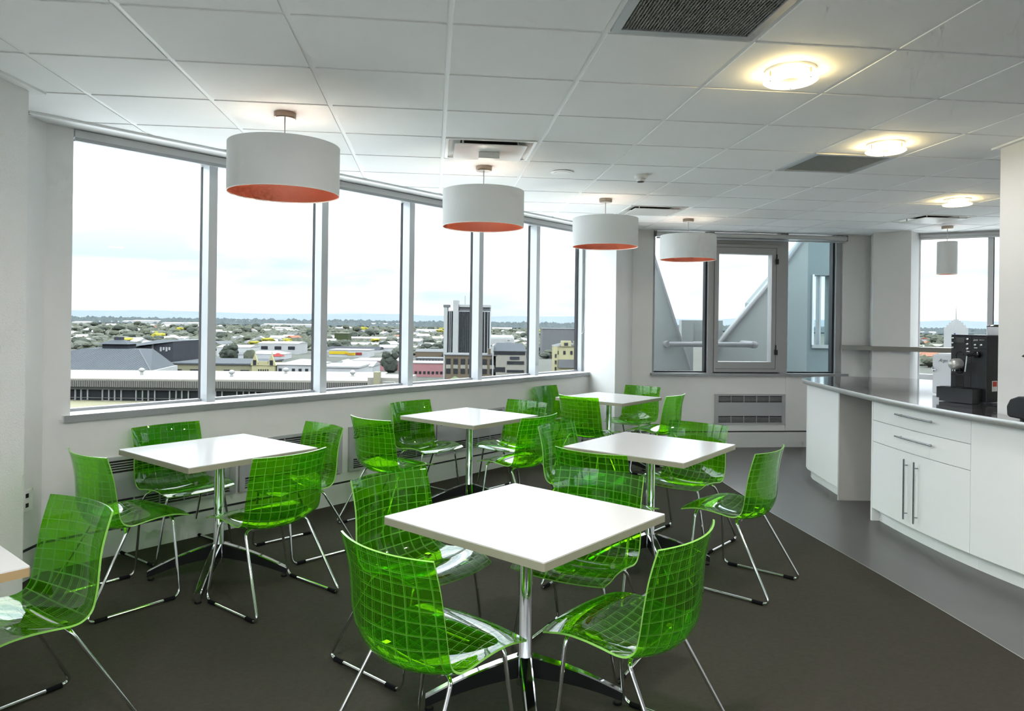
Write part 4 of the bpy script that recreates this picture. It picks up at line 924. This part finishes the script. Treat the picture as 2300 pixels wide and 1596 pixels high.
# --- beige hall, ornate gabled front, terrace of old shops
bld('beige_hall', 'long cream hall with grey roof edge and small dark windows', -91, -68.6, 190, 214, -10.9, 'cream_render', 'slate_roof', wins=(5, (-13.2,), 1.0, 0.5))
t = thing('gabled_theatre', 'ornate pale yellow gabled front beside the cream hall', 'building', (-65.3, 188, GZ))
MB().box(-3, 3, 0, 14, 0, 19.2).build('walls', 'pale_yellow', t)
for x in (-2.2, 2.2):
    q = MB(); q.v = [(x - 1.1, -0.2, 19.2), (x + 1.1, -0.2, 19.2), (x, -0.2, 22.2), (x - 1.1, 0.6, 19.2), (x + 1.1, 0.6, 19.2), (x, 0.6, 22.2)]; q.f = [(0, 1, 2), (5, 4, 3), (0, 3, 4, 1), (1, 4, 5, 2), (2, 5, 3, 0)]; q.m = [0] * 5; q.build('gable', 'pale_yellow', t)
    MB().lathe([(0.0, 0), (0.15, 0.1), (0.1, 0.5), (0, 1.3)], 8, (x, 0.2, 22.2), cap=False).build('finial', 'pale_yellow', t); MB().box(x - 0.4, x + 0.4, -0.3, -0.2, 19.3, 20.6).build('window', 'facade_glass', t)
for k in range(5): MB().box(-1.3 + k * 0.6, -1.0 + k * 0.6, -0.1, 0, 15.5, 18.2).build('window', 'facade_glass', t)
MB().box(-1.2, 1.2, -0.15, 0.3, 19.2, 20.3).build('balustrade', 'pale_yellow', t)
bld('old_shop', 'white shop with round pediment and brick edged windows', -62.0, -51.5, 189, 203, -10.6, 'render_white', 'roof_white', 'hip', 1.2, (6, (-13.6,), 2.0, 0.45))
bld('old_shop', 'pale grey shop row with paired dark windows', -51.2, -40.5, 189, 203, -11.2, 'render_white', 'roof_white', 'flat', 1, (8, (-13.8,), 1.5, 0.45))
# --- mid-distance blocks
bld('white_hall', 'large white hall with a dark ribbon window', -226, -190, 636, 665, -20.5, 'roof_white', 'roof_white', 'gable', 1.5, (3, (-26,), 3, 0.5))
bld('shop_row', 'white shop row beside the dark tree', -243, -216, 589, 612, -22.5, 'render_white', 'roof_white', 'gable', 1.8)
bld('shop_row', 'low white shop row with grey hipped roof', -206, -177, 556, 575, -26.0, 'render_white', 'roof_white', 'hip', 2.2)
bld('grey_workshop', 'grey roofed workshop next to the white rows', -219, -205, 545, 555, -26.2, 'render_white', 'mid_grey', 'gable', 1.6)
bld('red_gable_house', 'small house with a red hipped roof', -181.5, -174.5, 540, 549, -27, 'render_white', 'sign_red', 'hip', 2.4)
bld('dark_roof_shed', 'long shed with a charcoal roof behind the yellow sign', -179, -128, 690, 720, -27.5, 'render_white', 'charcoal_clad', 'gable', 2.6)
bld('white_depot', 'long white depot behind the charcoal roof', -212, -150, 824, 860, -27, 'render_white', 'roof_white', 'gable', 2.0)
bld('cream_warehouse', 'long cream and white warehouse in the middle distance', -234, -153, 1017, 1050, -24.8, 'roof_ivory', 'roof_white', 'gable', 2.0)
t = bld('signed_store', 'white store with a wide yellow and red sign', -153, -120, 599, 625, -24.2, 'render_white', 'roof_white', 'flat')
MB().box(-16.2, -1, -0.5, -0.1, 2.5, 5.0).build('sign_panel', 'sign_yellow', t); MB().box(-1, 5.5, -0.5, -0.1, 1.6, 3.9).build('sign_panel', 'sign_yellow', t); MB().box(6, 11, -0.5, -0.1, 2.0, 4.1).build('sign_panel', 'sign_red', t)
text('WORKS', 2.2, (0.6, -0.55, 2.6), (math.pi / 2, 0, 0), 'sign_red', t)
bld('pink_store', 'white flat store with a pink parapet stripe', -100, -66, 445, 475, -24.0, 'pink_roof', 'roof_white', 'flat')
bld('gabled_cottage', 'white cottage with steep gables and chimney', -97, -84, 381, 396, -23.2, 'render_white', 'roof_white', 'gabley', 3.0)
bld('gabled_cottage', 'low white cottage in front of the pink store', -84, -68, 350, 370, -21.2, 'render_white', 'roof_white', 'gable', 2.0)
bld('net_cage', 'tall green netted cage beyond the stores', -238, -220, 959, 980, -17, 'netting_green', 'roof_ivory', 'flat')
bld('brick_row', 'low brown building with a row of roof lights', -82, -57, 609, 630, -25.0, 'brown_brick', 'mid_grey', 'gable', 2.2)
bld('lilac_roof_shed', 'shed with a lilac grey roof beside the tower', -72, -51, 537, 555, -27.0, 'mid_grey', 'mid_grey', 'flat', wins=(9, (-29.2,), 1.4, 0.5))
t = bld('red_striped_store', 'white store with red stripe and shop windows below the tower', -57, -38, 400, 420, -22.4, 'pink_roof', 'roof_white', 'flat', wins=(8, (-28.4,), 1.6, 0.6))
# --- tower
t = thing('office_tower', 'white and dark glass office tower rising above the horizon', 'building', (-22, 350, GZ))
MB().box(-11.3, 11.2, 0, 20, 0, 36.6).build('walls', 'render_white', t)
MB().box(-6.8, -4.2, -1.5, 6, 0, 41.6).build('service_core', 'roof_white', t); MB().box(-11.3, -9.6, -1.2, 5, 0, 38.2).build('corner_pier', 'roof_white', t)
for x0, x1 in ((-9.4, -7.0), (-3.9, 11.0)): MB().box(x0, x1, -0.35, -0.05, 13, 36.2).build('curtain_wall', 'facade_glass', t)
fin = MB().box(-0.14, 0.14, -0.75, -0.1, 13, 36.4).mesh('fin', 'roof_white'); thin = MB().box(-0.05, 0.05, -0.5, -0.1, 13, 36.2).mesh('fin', 'mid_grey')
for x in (-8.6, -7.8, 8.6, 10.2): link('fin', fin, t, (x, 0, 0))
for k in range(13): link('fin', thin, t, (-3.3 + k * 0.9, 0, 0))
MB().box(-3.9, 11, 0.5, 18, 36.6, 38.4).build('plant_storey', 'mid_grey', t); MB().box(-4, 11.2, -0.4, 19, 38.4, 39.6).build('crown', 'roof_white', t); MB().box(-11.6, -8.6, -1.3, 4, 38.2, 39.4).build('louvre_cap', 'mid_grey', t)
for x, hh in ((-1.5, 4.5), (2.5, 6), (4.5, 3.6), (7.0, 5)): MB().tube([(x, 6, 39.6), (x, 6, 39.6 + hh)], 0.1, 5).build('antenna', 'mid_grey', t)
MB().box(-4.0, 11.2, -2, -0.4, 0, 13.2).build('podium', 'brown_brick', t)
# --- brick block, sloped block, yellow block
t = bld('brick_block', 'tan and red brick block in front of the tower', -28, -6.6, 300, 318, -12.9, 'brown_brick', 'mid_grey', 'flat', wins=(7, (-16.7, -20.6), 2.4, 0.62))
for c in range(7): MB().box(-10.7 + c * 3.057 + 0.55, -10.7 + c * 3.057 + 2.5, -0.2, -0.05, 11.6, 13.2).build('spandrel', 'roof_ivory', t)
MB().box(7.2, 8.4, 2, 4, 17.5, 20.0).build('chimney', 'brown_brick', t)
t = bld('slope_roof_block', 'pale block with slate sloped roof and ribbon windows', -7.6, 6.2, 300, 318, -10.8, 'roof_ivory', None)
m = MB(); m.v = [(-7.2, -0.5, 19.2), (7.2, -0.5, 19.2), (5.5, 8, 22.4), (-5.8, 8, 22.4), (-7.2, 18, 19.2), (7.2, 18, 19.2)]; m.f = [(0, 1, 2, 3), (3, 2, 5, 4), (0, 3, 4), (1, 5, 2)]; m.m = [0] * 4; m.build('roof', 'slate_roof', t)
for x0, x1, z0, z1 in ((-6.6, 6.4, 17.6, 18.9), (-1.2, 6.0, 13.6, 15.0), (-6.6, -1.9, 10.4, 12.4), (-1.2, 6.0, 10.2, 11.3)): MB().box(x0, x1, -0.15, -0.02, z0, z1).build('ribbon_window', 'facade_glass', t)
MB().box(0.0, 4.0, -0.25, -0.1, 15.7, 16.9).build('sign_panel', 'charcoal_clad', t); MB().box(-7.4, -6.9, -0.4, 18, 0, 21.5).build('white_gable_wall', 'roof_white', t)
t = thing('plant_room', 'white round-cornered rooftop plant block with a small crest', 'building', (-6.5, 420, GZ))
o = MB().box(-8.0, 8.0, 0, 12, 0, 23.5).build('walls', 'roof_white', t); bv = o.modifiers.new('bevel', 'BEVEL'); bv.width = 2.2; bv.segments = 4
MB().box(3.0, 6.2, -0.15, -0.02, 19.6, 22.0).build('crest_panel', 'render_white', t); MB().lathe([(0.0, 0), (0.8, 0.02)], 10, (4.6, -0.2, 20.8)).build('crest', 'sign_yellow', t)
for x in (-5.5, -3.7): MB().lathe([(0.33, 0), (0.33, 0.3)], 10, (x, -0.1, 17.2)).build('vent', 'facade_glass', t)
bld('grey_shed', 'huge plain grey shed filling the last window', 27.5, 70, 640, 690, -4.5, 'mid_grey', 'mid_grey', 'flat')
t = bld('yellow_house', 'tall pale yellow house with dormers and round pediment', 17.2, 28.5, 290, 304, -8.2, 'pale_yellow', 'mid_grey', 'hip', 1.6, (4, (-11.5,), 1.5, 0.35))
for x, w_ in ((-0.8, 2.0), (4.0, 1.6)): MB().box(x - w_, x + w_, -0.6, 3, 21.8, 24.0).build('dormer', 'pale_yellow', t); MB().box(x - 0.8, x + 0.8, -0.75, -0.6, 22.1, 23.3).build('window', 'facade_glass', t)
MB().box(-3.9, 5.6, -1.2, -0.1, 13.2, 16.5).build('canopy_block', 'mid_grey', t); MB().box(-5.7, -4.2, -0.4, 0, 0, 21.9).build('corner_turret', 'pale_yellow', t)
for z in (12, 14.6, 17.2): MB().box(-5.3, -4.6, -0.55, -0.4, z, z + 1.5).build('window', 'facade_glass', t)
# stair and terrace right below the third window
t = thing('roof_stair', 'ivory roof stair and railing below the third window', 'building', (-17, 100, GZ))
MB().box(-3.5, 2.5, 2, 9, 0, 23.3).build('walls', 'roof_ivory', t); MB().box(-2.4, -1.6, 0.5, 2, 20.5, 24.2).build('screen_wall', 'cream_render', t)
for z in (22.6, 22.9): MB().tube([(-1.0, 0.2, z), (0.6, 0.2, z), (2.2, 0.2, z - 1.9)], 0.06, 6).build('railing', 'roof_white', t)
# --- stepped tower with a spire, red roofs (seen behind the counter)
t = thing('stepped_tower', 'white stepped tower with a thin spire behind the counter window', 'building', (435, 700, GZ))
for w_, z0, z1 in ((7.4, 0, 31.5), (6.0, 31.5, 34.0), (4.4, 34.0, 36.4), (2.9, 36.4, 38.2), (1.6, 38.2, 39.6)): MB().box(-w_, w_, -w_, w_, z0, z1).build('tier', 'roof_white', t)
MB().tube([(0, 0, 39.6), (0, 0, 54)], [0.35, 0.08], 6).build('spire', 'mid_grey', t); MB().box(-6.6, -5, -7.55, -7.4, 4, 26).build('banner', 'sign_blue', t)
bld('orange_roof_house', 'house with an orange tiled roof beside the milk cooler', 372, 392, 640, 654, -24.5, 'roof_ivory', 'orange_roof', 'hip', 3.2, (6, (-27.5,), 1.6, 0.5))
bld('orange_roof_house', 'second orange roofed house behind the counter window', 396, 412, 690, 702, -24.5, 'roof_ivory', 'orange_roof', 'hip', 3.0)
# --- white sheds on the far edge of town
SHEDS = [(-1788, -1671, 3030, -19.4), (-1621, -1584, 2963, -15.5), (-1539, -1430, 2890, -12.7), (-1327, -1246, 2703, -18.7), (-1151, -1101, 2513, -16.2), (-1608, -1546, 2607, -19.0), (-1439, -1359, 3696, -12.1), (-963, -766, 2762, -19.2), (-671, -616, 1978, -23.0), (-918, -841, 3667, -14.5), (-750, -642, 3344, -14.0), (-625, -506, 3290, -14.4), (-233, -172, 1731, -20.7), (-70, 0, 2520, -21.0), (1663, 1726, 2885, -17.8)]
for x0, x1, y, zt in SHEDS: bld('far_shed', 'long white shed on the far edge of the town', x0, x1, y, y + 60, zt - 2, 'render_white', 'roof_white', 'gable', 3.5, group='far white sheds')
# --- named trees close to the building
NT = tree_mesh('tree', 'leaf_near', 11, 26, 2, 0.9, 0.6); BT = tree_mesh('tree', 'leaf_dark', 15, 18, 2, 0.85, 0.75)
for x, y, w_, hh, lab in ((-27.5, 238, 10, 15.0, 'pale green street tree under the brick block, first of four'), (-19, 240, 11, 16.2, 'wide pale green street tree under the brick block'), (-2.5, 232, 9, 17.0, 'pale green tree before the sloped block'), (4.8, 232, 7.5, 17.0, 'small pale green tree under the ribbon windows'), (12.4, 226, 8.5, 18.6, 'pale green tree before the yellow house')):
    o = put_tree(NT, x, y, w_ * 1.15, hh * 1.02, lab, 'street trees')
put_tree(BT, -205.6, 520, 15, 17.5, 'large dark round tree beside the white rows', None)
put_tree(BT, -73, 430, 12, 18, 'dark tree standing before the dark brick row', None)
put_tree(BT, -236, 405, 16, 18, 'big brown-green tree behind the hipped hall', None)
put_tree(TM[1], -139, 380, 9, 16, 'round dark tree beside the red hipped roof', None)
# --- suburb: houses and trees
R_ = random.Random(21)
def spot(u0, u1, o0, o1):
    u = R_.uniform(u0, u1); o_ = R_.uniform(o0, o1); y = 31.5 / o_; return (u * y, y)
def clear(x, y): return not any(x0 - 15 < x < x1 + 15 and y0 - 40 < y < y0 + 70 for x0, x1, y0 in ((-243, -175, 570), (-212, -120, 640), (-234, -150, 850), (-234, -150, 1030)))
def gable_house(name, wall, roof):
    t_ = None; a = MB().box(-6, 6, -4, 4, 0, 3.2).mesh('walls', wall); m = MB(); m.v = [(-6.4, -4.4, 3.2), (6.4, -4.4, 3.2), (6.4, 4.4, 3.2), (-6.4, 4.4, 3.2), (-6.4, 0, 5.6), (6.4, 0, 5.6)]; m.f = [(0, 1, 5, 4), (2, 3, 4, 5), (1, 2, 5), (3, 0, 4), (3, 2, 1, 0)]; m.m = [0] * 5
    return a, m.mesh('roof', roof)
HM = [gable_house('h', 'render_white', 'roof_white'), gable_house('h', 'render_white', 'roof_white'), gable_house('h', 'roof_ivory', 'mid_grey'), gable_house('h', 'render_white', 'orange_roof'), gable_house('h', 'render_white', 'roof_ivory')]
HL = ['small white gabled house among the suburban trees', 'small white gabled house among the suburban trees', 'small house with grey gabled roof among the trees', 'small house with orange gabled roof among the trees', 'small house with ivory gabled roof among the trees']
nh = 0
while nh < 170:
    x, y = spot(-0.64, 0.10, 0.012, 0.045) if nh % 6 else spot(0.55, 0.70, 0.014, 0.05)
    if not clear(x, y): continue
    k = (0, 1, 4, 0, 2, 1, 4, 0, 3, 1)[nh % 10]; o = thing('suburban_house', HL[k], 'house', (x, y, GZ), R_.uniform(0, 3), 'suburban houses: ' + HL[k][6:26])
    s = R_.uniform(0.75, 1.15) * (1 + y / 4000); o.scale = (s * 1.25, s * 1.25, s * 1.1); link('walls', HM[k][0], o); link('roof', HM[k][1], o); nh += 1
TL = ['dark green round tree in the suburb', 'mid green tree in the suburb', 'grey green tree in the suburb', 'broad green tree in the suburb', 'yellow flowering tree in the suburb', 'dark green clumped tree in the suburb']
nt = 0
while nt < 285:
    x, y = spot(-0.64, 0.11, 0.013, 0.052) if nt % 6 else spot(0.55, 0.70, 0.014, 0.06)
    if not clear(x, y): continue
    k = (0, 1, 2, 3, 5, 2, 1, 0, 2, 4, 3, 5)[nt % 12]; s = R_.uniform(7, 12.5) * (0.75 + y / 1800)
    put_tree(TM[k], x, y, s * 1.25, s * R_.uniform(0.75, 1.0), TL[k], 'suburban trees: ' + TL[k][:18]); nt += 1
# uncountable tree cover beyond
def canopy(name, count, u0, u1, o0, o1, s0, s1, m, label, flat=0.55):
    q = MB(); base = [(1, 0, 0.35), (0.3, 0.95, 0.3), (-0.8, 0.6, 0.4), (-0.8, -0.6, 0.3), (0.3, -0.95, 0.35)]
    for i in range(count):
        x, y = spot(u0, u1, o0, o1)
        if not clear(x, y): continue
        s = R_.uniform(s0, s1) * (0.6 + y / 2500); k = len(q.v)
        for ax, ay, az in base: q.v.append((x + ax * s * R_.uniform(.7, 1.2), y + ay * s, GZ + az * s * flat * 1.6))
        q.v.append((x + R_.uniform(-.3, .3) * s, y, GZ + s * flat * R_.uniform(1.2, 1.9)))
        for ax, ay, az in base: q.v.append((x + ax * s * 0.85, y + ay * s * 0.85, GZ))
        for j in range(5): j2 = (j + 1) % 5; q.f += [(k + j, k + j2, k + 5), (k + 6 + j, k + 6 + j2, k + j2, k + j)]; q.m += [0, 0]
    return tag(q.build(name, m), label, kind='stuff')
canopy('suburb_foliage', 4500, -0.66, 0.12, 0.011, 0.046, 3.5, 7, 'leaf_mid', 'mass of small suburban trees')
canopy('suburb_foliage', 3000, -0.66, 0.12, 0.011, 0.046, 3.5, 7, 'leaf_grey', 'mass of paler suburban trees')
canopy('suburb_foliage', 500, 0.52, 0.72, 0.012, 0.055, 5, 9, 'leaf_mid', 'trees seen behind the counter window')
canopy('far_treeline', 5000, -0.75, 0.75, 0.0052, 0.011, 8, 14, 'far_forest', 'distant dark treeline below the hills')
# ------------------------------------------------------------------ roof terrace just outside the sash window
t = thing('sloped_parapet', 'sloping rough concrete parapet outside the sash window, left of the rail', 'parapet', (0, 10.2, 0))
def xz_prism(poly, y0, y1, name, m, par):
    q = MB(); k = len(poly); q.v = [(x, y0, z) for x, z in poly] + [(x, y1, z) for x, z in poly]; q.f = [tuple(range(k)), tuple(range(2 * k - 1, k - 1, -1))] + [(i, k + i, k + (i + 1) % k, (i + 1) % k) for i in range(k)]; q.m = [0] * (k + 2)
    return q.build(name, m, par, fixn=True)
xz_prism([(1.35, 0), (2.56, 0), (2.55, 0.84), (2.48, 1.08), (2.09, 2.24), (1.75, 3.3), (1.35, 3.3)], 0, 0.2, 'slab', 'concrete_wall', t)
MB().tube([(1.76, -0.03, 3.3), (2.10, -0.03, 2.24), (2.49, -0.03, 1.08), (2.56, -0.03, 0.84)], 0.016, 8).build('coping', 'rail_grey', t)
t = thing('sloped_parapet', 'sloping rough concrete parapet with pale coping behind the sash', 'parapet', (0, 10.7, 0))
xz_prism([(2.94, 0), (4.42, 0), (4.42, 2.95), (3.90, 2.23), (3.12, 1.28), (2.94, 0.82)], 0, 0.2, 'slab', 'concrete_wall', t)
MB().tube([(2.95, -0.03, 0.82), (3.10, -0.03, 1.26), (3.88, -0.03, 2.21), (4.42, -0.03, 2.96)], [0.03, 0.03, 0.03, 0.03], 8).build('coping', 'rail_grey', t)
t = thing('handrail', 'pale steel tube rail outside the sash window', 'rail', (2.20, 10.0, 0))
MB().tube([(0, 0, 1.255), (1.2, 0, 1.262)], 0.036, 12).build('tube', 'rail_grey', t, smooth=True, auto=50)
MB().tube([(1.17, 0, 1.262), (1.20, 0, 1.262), (1.22, 0.6, 1.262)], 0.05, 10).build('end_bracket', 'rail_grey', t, smooth=True, auto=50); MB().tube([(0.0, 0.0, 1.255), (0.0, 0.22, 1.255)], 0.05, 10).build('end_bracket', 'rail_grey', t, smooth=True, auto=50)
tag(MB().box(1.4, 4.6, 9.55, 11.3, 0.55, 0.62).build('terrace_slab', 'rail_grey'), 'pale terrace floor outside the sash window', 'terrace')
t = thing('gate_post', 'grey concrete post with mesh panel behind the rail', 'post', (2.66, 10.9, 0.62)); MB().box(-0.09, 0.09, -0.08, 0.08, 0, 0.98).build('post', 'concrete_wall', t); MB().box(0.09, 0.55, -0.02, 0.02, 0.66, 0.98).build('panel', 'concrete_wall', t)
t = thing('corner_wing', 'grey rendered wing of the same building with a small window', 'building', (4.46, 11.6, 0))
xz_prism([(-0.6, -3), (0.42, -3), (0.42, 3.14), (0.0, 2.62), (-0.6, 1.9)], 0, 0.25, 'wall_panel', 'concrete_dark', t)
xz_prism([(0.42, 2.36), (0.72, 2.36), (0.72, 3.52), (0.42, 3.14)], 0, 0.25, 'wall_panel', 'concrete_dark', t)
for q in ((0.42, 0.72, 0, 0.25, -3, 1.22), (0.72, 0.95, 0, 0.25, -3, 3.6)): MB().box(*q).build('wall_panel', 'concrete_dark', t)
MB().box(0.40, 0.43, -0.03, 0.26, 1.2, 2.37).build('window_frame', 'aluminium', t); MB().box(0.55, 0.575, 0.05, 0.2, 1.22, 2.36).build('window_mullion', 'aluminium_dark', t); MB().box(0.40, 0.74, -0.04, 0.05, 1.18, 1.23).build('window_sill', 'roof_white', t)
MB().box(0.43, 0.72, 0.12, 0.126, 1.23, 2.36).build('pane', 'window_glass', t)
tag(MB().tube([(4.72, 10.6, 0.55), (5.02, 10.6, 1.55)], 0.022, 8).build('strut', 'charcoal_clad'), 'dark diagonal strut outside the right hand pane', 'strut')
